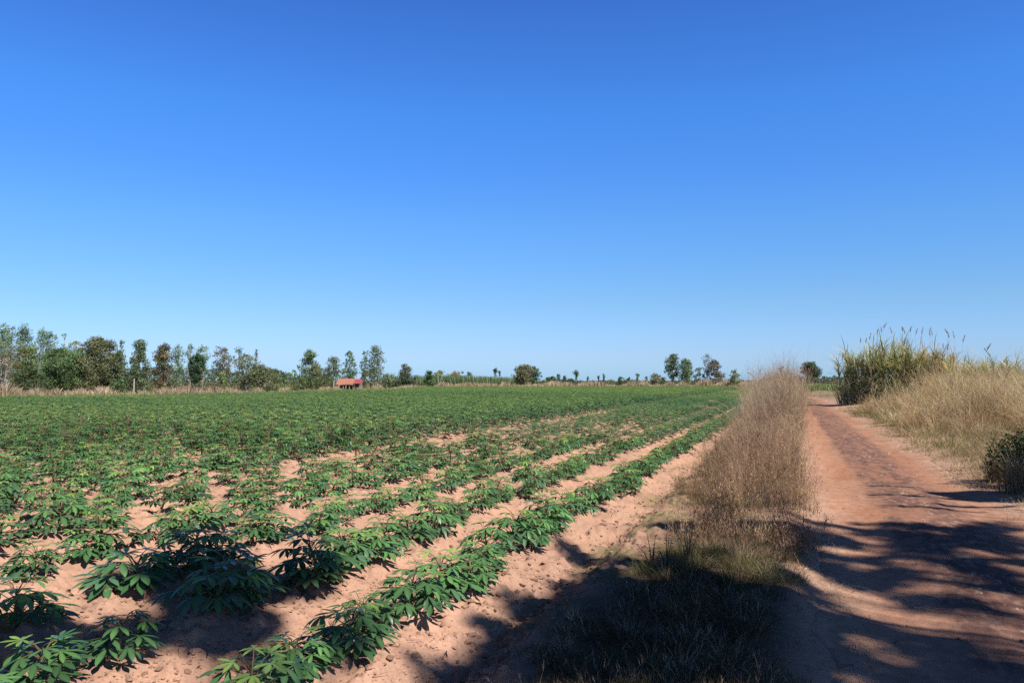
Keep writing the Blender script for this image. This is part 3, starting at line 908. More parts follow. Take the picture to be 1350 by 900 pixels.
def tree(label, px, top, w, depth, kind='round', col=(.06, .1, .035), cb=.25, dens=1.0, nl=14, leafs=None, trunkc=(.2, .16, .12), col2=None,
         name='tree', cat='tree', group=None, trunks=1, tr=None, lean=0.0, lobe=.25, bare=0):
    lobe = lobe * (1.65 if kind in ('euc', 'cone', 'column') else 1.15)
    if kind == 'euc': dens *= 1.5; w *= 1.12; bare = min(bare, 9)
    w = w * (1.22 if kind != 'round' else 1.06)
    col = np.array(col) * np.array([1.75, 2.0, 1.9]) + .03; col2 = None if col2 is None else np.array(col2) * np.array([1.7, 1.95, 1.8]) + .03
    x, y = at(px, depth); z0 = float(height(x, y)) if depth < 300 else 0
    H = zat(top, depth) - z0; W = w * depth / FPX
    sd = int(px * 7 + top * 13); rg = np.random.default_rng(sd)
    root = thing(name, label, cat, (x, y, z0), 0, group)
    tk = MB(); cr = MB()
    ls = leafs or depth / FPX * 2.6
    # lobes
    lob = []
    for i in range(nl):
        u = (i + rg.uniform(.1, .9)) / nl
        rad = prof(kind, u) * W * .5
        a = i * 2.4 + rg.uniform(-.5, .5)
        lr = W * lobe * rg.uniform(.5, 1.35) * (.42 + .58 * prof(kind, u))
        q = max(0, rad - lr * .7) * rg.uniform(.5, 1.25)
        z = H * (cb + (1 - cb) * u); z = min(z, H - lr * .55)
        lob.append((np.array([math.cos(a) * q + lean * z, math.sin(a) * q, z]), lr))
    # top lobe pins the height
    lob.append((np.array([lean * H + rg.normal(0, W * .06), 0, H - W * lobe * .5]), W * lobe * .7))
    base_r = tr or max(.035, H * (.011 if kind == 'euc' else .016))
    tops = []
    for t in range(trunks):
        ox = (t - (trunks - 1) / 2) * base_r * 3.2; oy = rg.normal(0, base_r)
        k = 7; zz = np.linspace(0, 1, k)
        hh = H * (.62 + .25 * (kind in ('euc', 'cone', 'column', 'tuft')))
        P = np.stack([ox + lean * zz * hh + rg.normal(0, W * .025, k) * zz + ox * zz * 1.5, oy + rg.normal(0, W * .025, k) * zz, -.1 + zz * hh], -1)
        tube(tk, P, base_r * (1 - .8 * zz) * rg.uniform(.8, 1.1), 6, trunkc); tops.append(P)
    for i, (c, lr) in enumerate(lob):
        P = tops[i % trunks]; zt = max(.15 * H, c[2] - np.hypot(c[0], c[1]) * .9 - .15 * H * rg.uniform(.2, 1))
        j = int(np.clip(np.searchsorted(P[:, 2], zt), 1, len(P) - 1)); o = P[j - 1] + (P[j] - P[j - 1]) * rg.uniform(0, 1)
        m = (o + c) / 2 + np.array([rg.normal(0, .05) * W, rg.normal(0, .05) * W, -.03 * H])
        r0 = base_r * .38
        tube(tk, [o, m, c], [r0, r0 * .6, r0 * .25], 4, trunkc, cap=False)
    # bare pale branches poking out
    for i in range(bare):
        P = tops[i % trunks]; j = rg.integers(2, len(P)); o = P[j]
        a = rg.uniform(0, 2 * PI); u = rg.uniform(.5, 1.05)
        e = np.array([math.cos(a) * W * .45 * rg.uniform(.4, 1), math.sin(a) * W * .4, H * u])
        m = (o + e) / 2 + np.array([0, 0, -.04 * H])
        tube(tk, [o, m, e], [base_r * .4, base_r * .25, base_r * .08], 4, trunkc, cap=False)
    tk.build('trunk', M_BARK, root, smooth=True)
    for c, lr in lob:
        n = int(np.clip(dens * 17 * (lr / ls) ** 2, 14, 3200))
        s = np.array([lr, lr, lr * (.8 if kind != 'euc' else 1.15)])
        # small sub-clumps make the outline uneven
        ns = 7
        sub = unit(rg.normal(0, 1, (ns, 3))) * s * .62 + c
        which = rg.integers(0, ns, n)
        u = unit(R.normal(0, 1, (n, 3)))
        p = sub[which] + u * (R.uniform(0, 1, n) ** .5)[:, None] * s * .5
        cc = np.array(col, float)
        if col2 is not None:
            cc = np.array(col) * (1 - (z := rg.uniform(0, 1))) + np.array(col2) * z
        cc = cc * rg.uniform(.82, 1.2)
        sprays(cr, p, unit(p - c) * .8, ls, cc)
    cr.build('crown', M_TREE, root)
    return root


EU = (.13, .17, .10); EU2 = (.17, .19, .13); DG = (.05, .085, .03); MG = (.085, .12, .04); OG = (.12, .13, .05); RB = (.17, .10, .055); GB = (.15, .12, .085)
PALE = (.40, .36, .29); BK = (.22, .17, .13)
gl = 'trees lining the left end of the field'
T = tree
T('tall thin pale-green eucalyptus at the very left edge of the photo', 3, 428, 22, 82, 'euc', EU, .35, .55, 12, trunkc=PALE, group=gl, bare=3)
T('tall thin pale-green eucalyptus just right of the leftmost one', 14, 430, 14, 84, 'euc', EU2, .4, .5, 10, trunkc=PALE, group=gl, bare=3)
T('tall round-headed pale eucalyptus, third from the left edge', 30, 431, 20, 83, 'euc', EU, .42, .65, 12, trunkc=PALE, group=gl, bare=3)
T('bare whitish leaning tree at the far left edge', 2, 462, 30, 62, 'euc', RB, .55, .10, 6, trunkc=(.58, .54, .48), group=gl, bare=9, lean=.25, tr=.07)
T('pale eucalyptus with a leaning top behind the wide dark tree', 53, 434, 15, 86, 'euc', EU, .3, .6, 12, trunkc=PALE, group=gl, bare=4)
T('greener eucalyptus between two pale ones above the dark tree', 62, 436, 14, 87, 'euc', (.10, .16, .08), .3, .65, 12, trunkc=PALE, group=gl, bare=2)
T('short-topped eucalyptus at the right end of the tall pale group', 71, 440, 11, 86, 'euc', EU2, .3, .5, 10, trunkc=PALE, group=gl, bare=2)
T('single slim eucalyptus left of the rust-topped tree', 84, 440, 10, 88, 'cone', (.11, .15, .08), .3, .7, 10, trunkc=PALE, group=gl)
T('mid-green bushy tree behind the olive bush on the left', 38, 457, 44, 74, 'broad', MG, .1, 1, 18, group=gl, col2=OG)
T('olive green bush standing forward of the left trees', 39, 483, 36, 60, 'broad', (.09, .11, .035), .02, 1.2, 16, name='bush', cat='bush', group='bushes along the field edge', col2=DG)
T('brownish shrubby tree at the left edge behind the bare one', 6, 470, 34, 70, 'broad', GB, .1, .8, 14, group=gl, col2=MG)
T('wide dark green spreading tree in the left group', 84, 461, 62, 66, 'broad', DG, .22, 1.35, 26, group=gl, col2=MG, trunks=2)
T('rust-topped tree rising behind the wide dark tree', 101, 448, 20, 72, 'round', (.24, .13, .045), .55, 1.0, 10, group=gl, col2=(.16, .12, .04))
T('thin pointed grey eucalyptus behind the left of the big olive tree', 121, 442, 14, 84, 'cone', (.13, .13, .10), .35, .6, 12, trunkc=PALE, group=gl)
T('big olive-brown tree, tallest broad crown of the left group', 131, 446, 54, 67, 'broad', (.09, .095, .04), .12, 1.2, 28, group=gl, col2=(.13, .12, .06), trunks=2, bare=3)
T('olive tree with low branches right of the big broad crown', 157, 462, 26, 67, 'broad', (.09, .095, .04), .1, 1.1, 16, group=gl, col2=DG)
T('slim pointed eucalyptus behind the right shoulder of the olive trees', 160, 447, 13, 84, 'cone', (.10, .14, .07), .3, .9, 12, trunkc=PALE, group=gl)
T('dense cone-shaped tree standing clear against the sky', 184, 447, 28, 68, 'cone', (.08, .11, .045), .08, 1.2, 24, group=gl, col2=(.12, .12, .07))
T('brown-flecked ragged tree on two pale trunks', 216, 454, 25, 70, 'column', (.085, .10, .04), .16, 1.0, 20, trunkc=PALE, group=gl, col2=RB, trunks=2, tr=.09)
T('thin pale eucalyptus right of the brown-flecked tree', 235, 456, 15, 86, 'euc', EU, .3, .5, 12, trunkc=PALE, group=gl, bare=2)
T('thin eucalyptus top left above the vine-covered tree', 251, 455, 12, 86, 'euc', EU2, .4, .45, 10, trunkc=PALE, group=gl, bare=2)
T('thin eucalyptus top right above the vine-covered tree', 267, 455, 13, 86, 'euc', EU, .4, .45, 10, trunkc=PALE, group=gl, bare=2)
T('dark vine-covered egg-shaped tree on a thick pale trunk', 260, 467, 25, 70, 'round', (.035, .075, .022), .38, 1.9, 20, trunkc=(.36, .31, .26), group=gl, trunks=3, tr=.10)
T('ragged open tree with sparse rust-grey crown', 294, 457, 28, 76, 'column', (.10, .11, .06), .35, .55, 18, group=gl, col2=RB, lobe=.18, bare=4)
T('narrow sparse treetop behind the pale-branched tree', 315, 457, 11, 84, 'euc', (.11, .13, .07), .35, .6, 12, group=gl)
T('pale-branched half-bare tree in the middle of the left line', 326, 466, 34, 74, 'broad', (.13, .14, .07), .2, .5, 16, trunkc=(.56, .52, .47), group=gl, bare=12, trunks=3, tr=.08)
T('thin spire-like treetop at the right of the half-bare tree', 338, 461, 9, 82, 'cone', (.11, .12, .09), .3, .6, 12, group=gl)
T('small yellowish-green bush at the field edge below the ragged tree', 293, 490, 19, 64, 'broad', (.13, .15, .05), .03, 1, 12, name='bush', cat='bush', group='bushes along the field edge')
T('grey-olive spreading scrub tree beside the half-bare one', 342, 481, 40, 74, 'broad', (.12, .115, .06), .05, 1, 18, group=gl, col2=OG)
T('rounded olive bush right of the scrub tree', 362, 486, 26, 80, 'broad', OG, .03, 1, 14, name='bush', cat='bush', group='bushes along the field edge')
T('low dark green bush left of the three tall open trees', 373, 495, 18, 84, 'broad', DG, .02, 1.3, 10, name='bush', cat='bush', group='bushes along the field edge')
T('small bright green tree far behind the dark bush', 388, 487, 13, 130, 'round', (.07, .14, .05), .2, 1, 10, group=gl)
T('smaller bright green treetop left of its neighbour far behind', 375, 489, 10, 132, 'round', (.07, .13, .05), .2, 1, 8, group=gl)
gm = 'tall trees around the red-roofed hut'
T('full leafy tree, leftmost of the trees near the hut', 409, 462, 27, 96, 'column', (.10, .12, .055), .1, 1.0, 22, group=gm, col2=MG, lobe=.2)
T('yellowish-olive low tree below the leftmost full tree', 418, 480, 24, 93, 'broad', (.15, .15, .06), .1, .9, 14, group=gm, col2=(.16, .13, .08))
T('airy grey-green tree left of the hut with a pale trunk', 439, 470, 25, 97, 'column', (.12, .15, .085), .25, .7, 20, trunkc=PALE, group=gm, lobe=.18, bare=3)
T('dark brownish tree just left of the red roof', 434, 482, 18, 94, 'broad', (.10, .085, .05), .15, 1, 12, group=gm)
T('upright dense green tree rising behind the hut roof', 461, 463, 19, 108, 'column', (.08, .12, .06), .1, .95, 20, group=gm, lobe=.2)
T('slender dark green tree right behind the hut', 480, 463, 10, 104, 'column', (.08, .12, .065), .2, .9, 14, group=gm)
T('tallest wispy tree right of the hut on pale trunks', 496, 455, 26, 100, 'column', (.125, .155, .09), .25, .6, 22, trunkc=(.62, .55, .42), group=gm, lobe=.17, bare=5, trunks=2, tr=.08)
T('brownish leafy shrub against the right end of the hut', 484, 488, 22, 96, 'broad', (.13, .12, .06), .03, 1, 12, name='bush', cat='bush', group='bushes along the field edge')
T('tall shrub between the hut and the pale trunks', 489, 494, 10, 94, 'broad', (.10, .12, .055), .02, 1, 8, name='bush', cat='bush', group='bushes along the field edge')
T('loose pale green shrub right of the wispy tree', 513, 492, 20, 120, 'broad', (.14, .16, .08), .03, 1, 10, name='bush', cat='bush', group='bushes along the field edge')
T('round dark grey-green tree in front of the cane field', 536, 480, 24, 120, 'broad', (.075, .09, .05), .12, 1, 18, group='single trees along the horizon', col2=(.12, .10, .07), bare=3)
T('blackish low bush at the foot of the grey-green tree', 536, 494, 15, 117, 'broad', (.035, .06, .025), .02, 1.4, 10, name='bush', cat='bush', group='bushes along the field edge')
T('small dark green tree with orange tint left of the cane field', 566, 489, 12, 122, 'column', (.045, .085, .025), .05, 1.5, 12, group='single trees along the horizon')
gh = 'single trees along the horizon'
T('yellowish low treetop behind the left end of the cane', 579, 488, 22, 260, 'broad', (.19, .19, .08), .05, 1, 10, group=gh)
T('orange-brown domed treetop behind the cane field', 602, 488, 22, 260, 'round', (.24, .17, .075), .05, 1, 10, group=gh)
T('grey-green low treetop behind the cane field', 619, 490, 14, 262, 'broad', (.12, .15, .07), .05, 1, 8, group=gh)
T('double-headed small palm-like tree standing over the cane', 653, 485, 8, 215, 'tuft', (.05, .08, .04), .55, 1.2, 7, group=gh, tr=.14, lobe=.35)
T('little tufted tree leaning beside the double-headed one', 659, 489, 5, 214, 'tuft', (.06, .08, .05), .5, 1, 5, group=gh, tr=.1, lobe=.4)
T('big rounded dry greyish-brown tree by itself on the horizon', 690, 481, 28, 172, 'round', (.17, .135, .085), .12, 1.35, 24, group=gh, col2=(.15, .14, .075))
T('dark green rounded tree merging with the dry brown one', 704, 484, 20, 176, 'round', (.05, .095, .035), .12, 1.5, 16, group=gh)
small = [
    (727, 496, 15, 'broad', (.05, .10, .035), 'low spreading green tree right of the rounded pair'),
    (736, 493, 6, 'cone', (.055, .095, .045), 'pointed dark green small tree in the middle of a low clump'),
    (744, 495, 8, 'round', (.07, .085, .045), 'round small tree at the right of a low clump'),
    (752, 499, 13, 'broad', (.055, .09, .035), 'low dark shrubby tree left of the fan-topped tree'),
    (760, 489, 9, 'tuft', (.075, .115, .045), 'fan-topped tree on a thin stem above the low scrub'),
    (775, 496, 5, 'round', (.05, .07, .04), 'tiny dark lollipop-shaped tree by itself'),
    (789, 495, 4, 'tuft', (.10, .10, .09), 'thin faint bare sapling on the horizon'),
    (796, 493, 6, 'tuft', (.09, .12, .08), 'thin sapling with a pale tufted top'),
    (818, 496, 9, 'broad', (.06, .09, .045), 'small bushy dark tree over reddish grass'),
    (829, 498, 12, 'broad', (.08, .11, .05), 'low hedge-like tree left of the fluffy sapling'),
    (840, 492, 7, 'tuft', (.13, .17, .08), 'fluffy pale green sapling on the horizon'),
    (852, 496, 4, 'cone', (.09, .10, .10), 'tiny greyish pointed sapling'),
    (863, 492, 13, 'broad', (.14, .12, .06), 'brown-green domed small tree left of the tall pair'),
    (874, 497, 12, 'broad', (.12, .12, .06), 'low olive scrub tree beneath the tall pair'),
]
for px, top, w, kind, col, lab in small:
    T(lab, px, top, w, 182 + (px % 7) * 2, kind, col, .15 if kind != 'tuft' else .5, 1.2, 8, group=gh, lobe=.3)
gr_ = 'tall open trees right of the field'
T('tall ragged dark tree with a leaning broken top', 887, 466, 20, 168, 'column', (.065, .085, .05), .3, .85, 18, group=gr_, lobe=.2, bare=5)
T('brighter green rounded tree beside the ragged dark one', 904, 473, 19, 166, 'column', (.10, .135, .065), .15, .9, 18, group=gr_, lobe=.2)
T('short blue-grey spreading tree between the two tall groups', 922, 484, 17, 170, 'broad', (.085, .10, .07), .25, .85, 12, group=gr_)
T('spindly half-bare treetop behind the purple-brown tree', 932, 467, 16, 174, 'column', (.13, .12, .10), .5, .35, 12, group=gr_, lobe=.16, bare=6)
T('purple-brown leafy tree with thin bare twigs', 942, 474, 22, 168, 'broad', (.135, .105, .08), .15, .95, 18, group=gr_, bare=4)
T('yellow-green small tree just left of the verge weeds', 968, 487, 17, 120, 'broad', (.12, .14, .05), .05, 1, 14, group=gr_)
T('single dark round tree above the far hedge right of the verge', 1068, 478, 26, 205, 'round', (.035, .06, .028), .30, 1.7, 20, group=gh, tr=.25, trunks=2)
T('bare twiggy sapling poking up behind the verge', 1030, 483, 8, 110, 'euc', (.12, .10, .07), .5, .15, 6, group=gh, bare=6)

# far hedge, background scrub and cane fields: masses
def mass(name, label, cat, px0, px1, d0, d1, top, n, col, size, kind='spray', mat=None, bottom=0.0, cvar=.2):
    mb = MB()
    px = R.uniform(px0, px1, n); d = R.uniform(d0, d1, n)
    x = F[0] * d + RT[0] * (px - 675) / FPX * d; y = F[1] * d + RT[1] * (px - 675) / FPX * d
    tp = np.interp(px, [q[0] for q in top], [q[1] for q in top])
    Hh = EYE + (HZ - tp) * d / FPX
    C = pick([c for c, _ in col], [w for _, w in col], n)
    C = C * (1.35 if kind == 'spray' else 1.7) * (.8 + .4 * vn(px * .12, d * .1, 401))[:, None]
    if kind == 'spray':
        z = Hh * R.uniform(bottom, 1, n) ** .7 * (.62 + .38 * fbm(px * .16, px * 0, 403, 3) * 1.5)
        P = np.stack([x, y, z], -1)
        sprays(mb, P, np.zeros_like(P) + np.array([0, -.5, .5]), size, C)
    else:
        base = np.stack([x, y, np.zeros(n)], -1)
        blades(mb, base, R.uniform(0, 2 * PI, n), Hh * R.uniform(.6, 1.08, n), size, np.abs(R.normal(.22, .15, n)), C, seg=3, tipdroop=.1)
    o = mb.build(name, mat or M_TREE)
    return tag(o, label, cat, 'stuff')


mass('far_hedge', 'dark green far hedge behind the end of the road', 'hedge', 1000, 1135, 195, 215, [(1000, 497), (1050, 495), (1080, 496), (1135, 496)], 5200, [((.05, .08, .035), 3), ((.09, .11, .05), 1)], .55)
mass('far_scrub', 'low green scrub along the horizon beyond the field', 'scrub', 700, 1000, 190, 205, [(700, 499), (760, 500), (800, 501), (870, 499), (930, 500), (1000, 499)], 7000, [((.09, .12, .05), 3), ((.14, .14, .07), 2), ((.05, .085, .035), 1)], .5)
mass('left_scrub', 'dense green scrub filling the gaps behind the left trees', 'scrub', -160, 440, 88, 100, [(-160, 462), (0, 466), (60, 468), (110, 476), (200, 486), (230, 484), (280, 487), (360, 487), (380, 489), (440, 493)], 42000, [((.09, .13, .055), 3), ((.12, .14, .06), 2), ((.06, .10, .04), 1)], .26)
mass('cane_field', 'far green sugarcane field behind the cassava, left of the rounded trees', 'sugarcane', 500, 690, 178, 205, [(500, 495), (560, 493), (600, 492), (640, 494), (690, 496)], 6500, [((.16, .22, .11), 3), ((.20, .24, .13), 2), ((.12, .18, .08), 2)], .24, 'blade', M_CANE)
mass('green_field', 'pale green crop strip beyond the bend of the road', 'crop', 1030, 1150, 115, 190, [(1030, 504.5), (1150, 505)], 7000, [((.12, .19, .06), 3), ((.17, .22, .08), 2), ((.3, .28, .14), 1)], .16, 'blade', M_CANE)


def edge_grass():
    mb = MB(); n = 30000
    px = R.uniform(-220, 1005, n); e = edge_depth(px)
    d = e + .6 + R.uniform(0, 1, n) ** 1.3 * (7 + e * .06)
    x = F[0] * d + RT[0] * (px - 675) / FPX * d; y = F[1] * d + RT[1] * (px - 675) / FPX * d
    base = np.stack([x, y, np.zeros(n)], -1)
    top = np.interp(px, [-200, 0, 60, 100, 180, 260, 330, 400, 440, 480, 520, 600, 700, 730, 800, 900, 1000], [506, 505, 512, 511, 510.5, 509, 511, 507, 509, 509, 506, 503.5, 503.5, 503, 502, 500, 499])
    H = np.maximum(.5, EYE + (HZ - top) * d / FPX) * R.uniform(.75, 1.12, n) * (.55 + .8 * vn(px * .12, px * 0, 411))
    C = pick([[.66, .52, .34], [.74, .62, .43], [.52, .38, .26], [.42, .38, .20], [.58, .42, .29]], [3, 2.4, 2, .8, 2], n)
    C = C * (.8 + .4 * vn(px * .08, d * .1, 413))[:, None]
    blades(mb, base, R.uniform(0, 2 * PI, n), H, .055 + d * .0007, np.abs(R.normal(.3, .2, n)), C, seg=3, tipdroop=.15)
    tag(mb.build('edge_grass', M_DRY), 'tan dry grass strip along the far edge of the cassava field', 'dry grass', 'stuff')


edge_grass()


# ------------------------------------------------------------------ hut, posts
def plain(name, rgb, rough=.7, metal=0.0, var=.25, scale=8):
    m, nt, out = nodemat(name); L = nt.links.new
    tc = N(nt, 'ShaderNodeTexCoord'); no = N(nt, 'ShaderNodeTexNoise'); no.inputs['Scale'].default_value = scale; no.inputs['Detail'].default_value = 5
    L(tc.outputs['Object'], no.inputs['Vector'])
    mx = N(nt, 'ShaderNodeMix', data_type='RGBA')
    rgb = [c * ALB for c in rgb]
    mx.inputs[6].default_value = (*[c * (1 - var) for c in rgb], 1); mx.inputs[7].default_value = (*[min(1, c * (1 + var)) for c in rgb], 1)
    L(no.outputs[0], mx.inputs[0])
    p = N(nt, 'ShaderNodeBsdfPrincipled'); p.inputs['Roughness'].default_value = rough; p.inputs['Metallic'].default_value = metal
    L(mx.outputs[2], p.inputs['Base Color']); L(p.outputs[0], out.inputs[0])
    return m


M_ROOF = plain('rusty roof sheet', (.50, .20, .13), var=.45, scale=3); M_RED = plain('red roof sheet', (.42, .07, .09)); M_WOOD = plain('weathered wood', (.45, .36, .26)); M_BLUE = plain('dark blue sheet', (.04, .07, .12)); M_WALL = plain('dull wall board', (.22, .16, .12))
M_POST = plain('pale post', (.55, .5, .42))


def boxmb(mb, c, s, rz=0):
    c = np.array(c); s = np.array(s) / 2
    v = np.array([[-1, -1, -1], [1, -1, -1], [1, 1, -1], [-1, 1, -1], [-1, -1, 1], [1, -1, 1], [1, 1, 1], [-1, 1, 1]]) * s
    mb.add(rotz(v, rz) + c, [[0, 3, 2, 1], [4, 5, 6, 7], [0, 1, 5, 4], [1, 2, 6, 5], [2, 3, 7, 6], [3, 0, 4, 7]])


def sheet_roof(mb, x0, x1, y0, z0, y1, z1, th=.03, step=.11):
    """corrugated sheet sloping from (y0,z0) to (y1,z1)."""
    n = int((x1 - x0) / step * 4); xs = np.linspace(x0, x1, n + 1)
    w = .018 * np.sin((xs - x0) / step * 2 * PI)
    top = np.concatenate([np.stack([xs, xs * 0 + y0, z0 + w], -1), np.stack([xs, xs * 0 + y1, z1 + w], -1)])
    bot = top - np.array([0, 0, th]); m = n + 1
    Q = []
    for i in range(n):
        Q.append([i, i + 1, m + i + 1, m + i]); Q.append([2 * m + i, 3 * m + i, 3 * m + i + 1, 2 * m + i + 1])
        Q.append([i, 2 * m + i, 2 * m + i + 1, i + 1]); Q.append([m + i, m + i + 1, 3 * m + i + 1, 3 * m + i])
    Q.append([0, m, 3 * m, 2 * m]); Q.append([n, 2 * m + n, 3 * m + n, m + n])
    mb.add(np.vstack([top, bot]), Q)


def hut():
    D = 92.0; s = D / FPX
    x, y = at(457, D)
    root = thing('field_hut', 'open wooden field hut with rusty orange sheet roof among the trees', 'hut', (x, y, 0), YAW - .05)
    rf = MB(); sheet_roof(rf, -1.0, 1.0, -.9, 1.12, .5, 1.78); rf.build('roof', M_ROOF, root)
    rb = MB(); sheet_roof(rb, -1.0, 1.0, .5, 1.775, 1.6, 1.25); rb.build('roof', M_ROOF, root)
    rr = MB()
    sheet_roof(rr, 1.06, 1.85, -1.0, 1.22, .2, 1.72); rr.build('side_roof', M_RED, root)
    for px in (-.85, -.15, .55, .98, 1.75):
        for py in (-.75, 1.3 if px < .9 else .1):
            m = MB(); h = 1.13 if py < 0 else 1.3
            if px > .9: h = 1.25 if py < 0 else 1.6
            boxmb(m, (px, py, h / 2), (.085, .085, h)); m.build('post', M_WOOD, root)
    m = MB(); boxmb(m, (1.38, -.35, .62), (.55, .5, 1.24)); m.build('side_door', M_BLUE, root)
    m = MB(); boxmb(m, (-.1, .6, .5), (1.7, .05, 1.0)); m.build('back_wall', M_WALL, root)
    m = MB(); boxmb(m, (-.2, .1, .48), (1.3, .8, .07)); m.build('bench_platform', M_WOOD, root)


hut()


def post(label, px, d, top, r=.05):
    x, y = at(px, d); H = zat(top, d)
    mb = MB(); tube(mb, [[0, 0, -.2], [.02, 0, H * .5], [.03, .01, H]], [r, r * .95, r * .85], 8, (.55, .5, .42))
    o = mb.build('wooden_post', M_POST); o.location = (x, y, 0)
    tag(o, label, 'post', group='pale posts at the field edge')


post('pale upright post before the cone-shaped tree at left', 177, 66, 499, .06)
post('short pale post below the airy tree left of the hut', 440, 91, 501, .07)
post('thin pale post below the yellowish tree left of the hut', 414, 91, 503, .06)
post('small pale post in the dry grass left of the wispy tree trunks', 456, 90, 508, .05)


# ------------------------------------------------------------------ sugarcane / reed clumps right of the road
PL = [(1111, 468), (1114, 463), (1135, 449), (1142, 449), (1147, 441), (1152, 445), (1157, 437), (1163, 434), (1166, 428), (1177, 434), (1191, 434), (1194, 433), (1201, 434), (1208, 436), (1216, 433), (1227, 436), (1230, 434), (1250, 437), (1252, 441), (1259, 439), (1270, 444), (1244, 456), (1249, 457), (1302, 456), (1306, 461)]


def cane_clump(label, px, depth, top, wpx, green, nleaf=420, brown=0.0, plumes=()):
    x, y = at(px, depth); z0 = float(height(x, y)); H = zat(top, depth) - z0; W = wpx * depth / FPX
    root = thing('cane_clump', label, 'sugarcane', (x, y, z0), 0, 'sugarcane clumps right of the road')
    rg = np.random.default_rng(int(px))
    ns = 26; st = MB(); lf = MB()
    sx = np.clip(rg.normal(0, W * .25, ns), -W * .36, W * .36); sy = np.clip(rg.normal(0, W * .25, ns), -W * .4, W * .4); hs = H * rg.uniform(.42, .86, ns)
    tx = sx * 1.2; ty = sy * 1.2
    for i in range(ns):
        tube(st, [[sx[i], sy[i], -.05], [(sx[i] + tx[i]) / 2, (sy[i] + ty[i]) / 2, hs[i] * .5], [tx[i], ty[i], hs[i]]], [.022, .02, .014], 5, pick([[.25, .22, .10], [.2, .12, .09]], [1, 1], 1)[0])
    st.build('stalks', M_STEM, root)
    i = rg.integers(0, ns, nleaf); f = rg.uniform(.12, 1, nleaf) ** .7; azl = np.arctan2(sy[i], sx[i]) + rg.normal(0, 1.0, nleaf)
    b = np.stack([sx[i] + (tx[i] - sx[i]) * f, sy[i] + (ty[i] - sy[i]) * f, hs[i] * f], -1)
    L = H * rg.uniform(.26, .46, nleaf)
    top_ = f > .55
    cg = np.array([[.26, .33, .16], [.38, .44, .24], [.62, .64, .42], [.85, .80, .60]]); cd = np.array([[.95, .84, .60], [.85, .71, .50], [.55, .40, .26], [.52, .48, .28]])
    pg = np.clip(green * (.38 + .9 * (f - .2)), 0, 1)
    C = np.where((rg.uniform(0, 1, nleaf) < pg)[:, None], cg[rg.integers(0, 4, nleaf)], cd[rg.integers(0, 4, nleaf)])
    if brown: C = np.where((rg.uniform(0, 1, nleaf) < brown)[:, None], np.array([.34, .19, .12]), C)
    lean = np.where(top_, rg.uniform(.15, .85, nleaf), rg.uniform(.5, .95, nleaf)); dr = np.where(top_, rg.uniform(.15, .8, nleaf), rg.uniform(.7, 1.5, nleaf))
    blades(lf, b, azl, L * rg.uniform(.9, 1.7, nleaf), .055, lean, C, seg=6, tipdroop=dr)
    # skirt of hanging leaves near the ground
    m = nleaf // 2
    th = rg.uniform(0, 2 * PI, m); rr = W * .5 * np.sqrt(rg.uniform(.1, 1, m))
    b = np.stack([np.cos(th) * rr, np.sin(th) * rr, np.zeros(m)], -1)
    blades(lf, b, th, H * rg.uniform(.3, .72, m), .04, rg.uniform(.1, .6, m), np.where((rg.uniform(0, 1, m) < green * .7)[:, None], cg[rg.integers(0, 2, m)], cd[rg.integers(0, 4, m)]), seg=5, tipdroop=rg.uniform(.1, .7, m))
    lf.build('leaves', M_CANE, root)
    for pp, pq in plumes:
        ax, ay = at(pp, depth); az_ = zat(pq - 4, depth) - z0
        lx, ly = rg.normal(0, .10, 2); PLn = rg.uniform(.26, .55)
        P = np.array([[(ax - x) * .6, (ay - y) * .6, H * .6], [(ax - x) * .85, (ay - y) * .85, (H * .6 + az_) / 2], [ax - x, ay - y, az_ - PLn]])
        pm = MB(); tube(pm, P, [.005, .004, .003], 4, (.5, .42, .32))
        n = 60; zz = rg.uniform(0, 1, n)
        b = np.stack([P[2, 0] + lx * zz, P[2, 1] + ly * zz, az_ - PLn * (1.05 - .85 * zz)], -1)
        blades(pm, b, rg.uniform(0, 2 * PI, n), .15 * (1 - .4 * zz), .017, rg.uniform(.15, .75, n), pick([[.58, .40, .34], [.45, .31, .28], [.68, .52, .42]], [2, 1, 1], n), seg=2)
        pm.build('plume', M_DRY, root)


CL = [(1128, 49, 462, 42, .9, 0, 'dark-footed green cane clump nearest the road bend'),
      (1146, 48, 454, 44, .95, 0, 'green cane clump leaning left with upright plumes'),
      (1168, 47, 446, 44, .9, 0, 'tallest green cane clump at the middle of the stand'),
      (1186, 46.5, 455, 42, .65, 0, 'pale drying cane clump right of the tallest one'),
      (1204, 46, 458, 42, .5, .05, 'straw-leaved cane clump with several plumes above it'),
      (1224, 46, 461, 40, .3, .25, 'brownish dry cane clump with broken tops'),
      (1247, 45, 464, 40, .3, .35, 'red-brown cane clump with one tall green spike'),
      (1268, 44, 472, 34, .35, .1, 'low cane clump at the right end of the plumed stand'),
      (1300, 41, 474, 30, .9, 0, 'bluish-green cane clump with a pair of plumes, standing apart right'),
      (1324, 40, 476, 34, .95, 0, 'spiky green cane clump second from the right edge'),
      (1352, 39, 480, 34, .9, 0, 'spiky green cane clump at the right edge of the photo')]
own = {i: [] for i in range(len(CL))}
for pp in PL:
    i = min(range(len(CL)), key=lambda q: abs(CL[q][0] - pp[0]) - (4 if q == 2 else 0)); own[i].append(pp)
for i, (px, d, top, w, g, br, lab) in enumerate(CL):
    cane_clump(lab, px, d, top, w * 1.15, g * .72, 760, br, own[i])


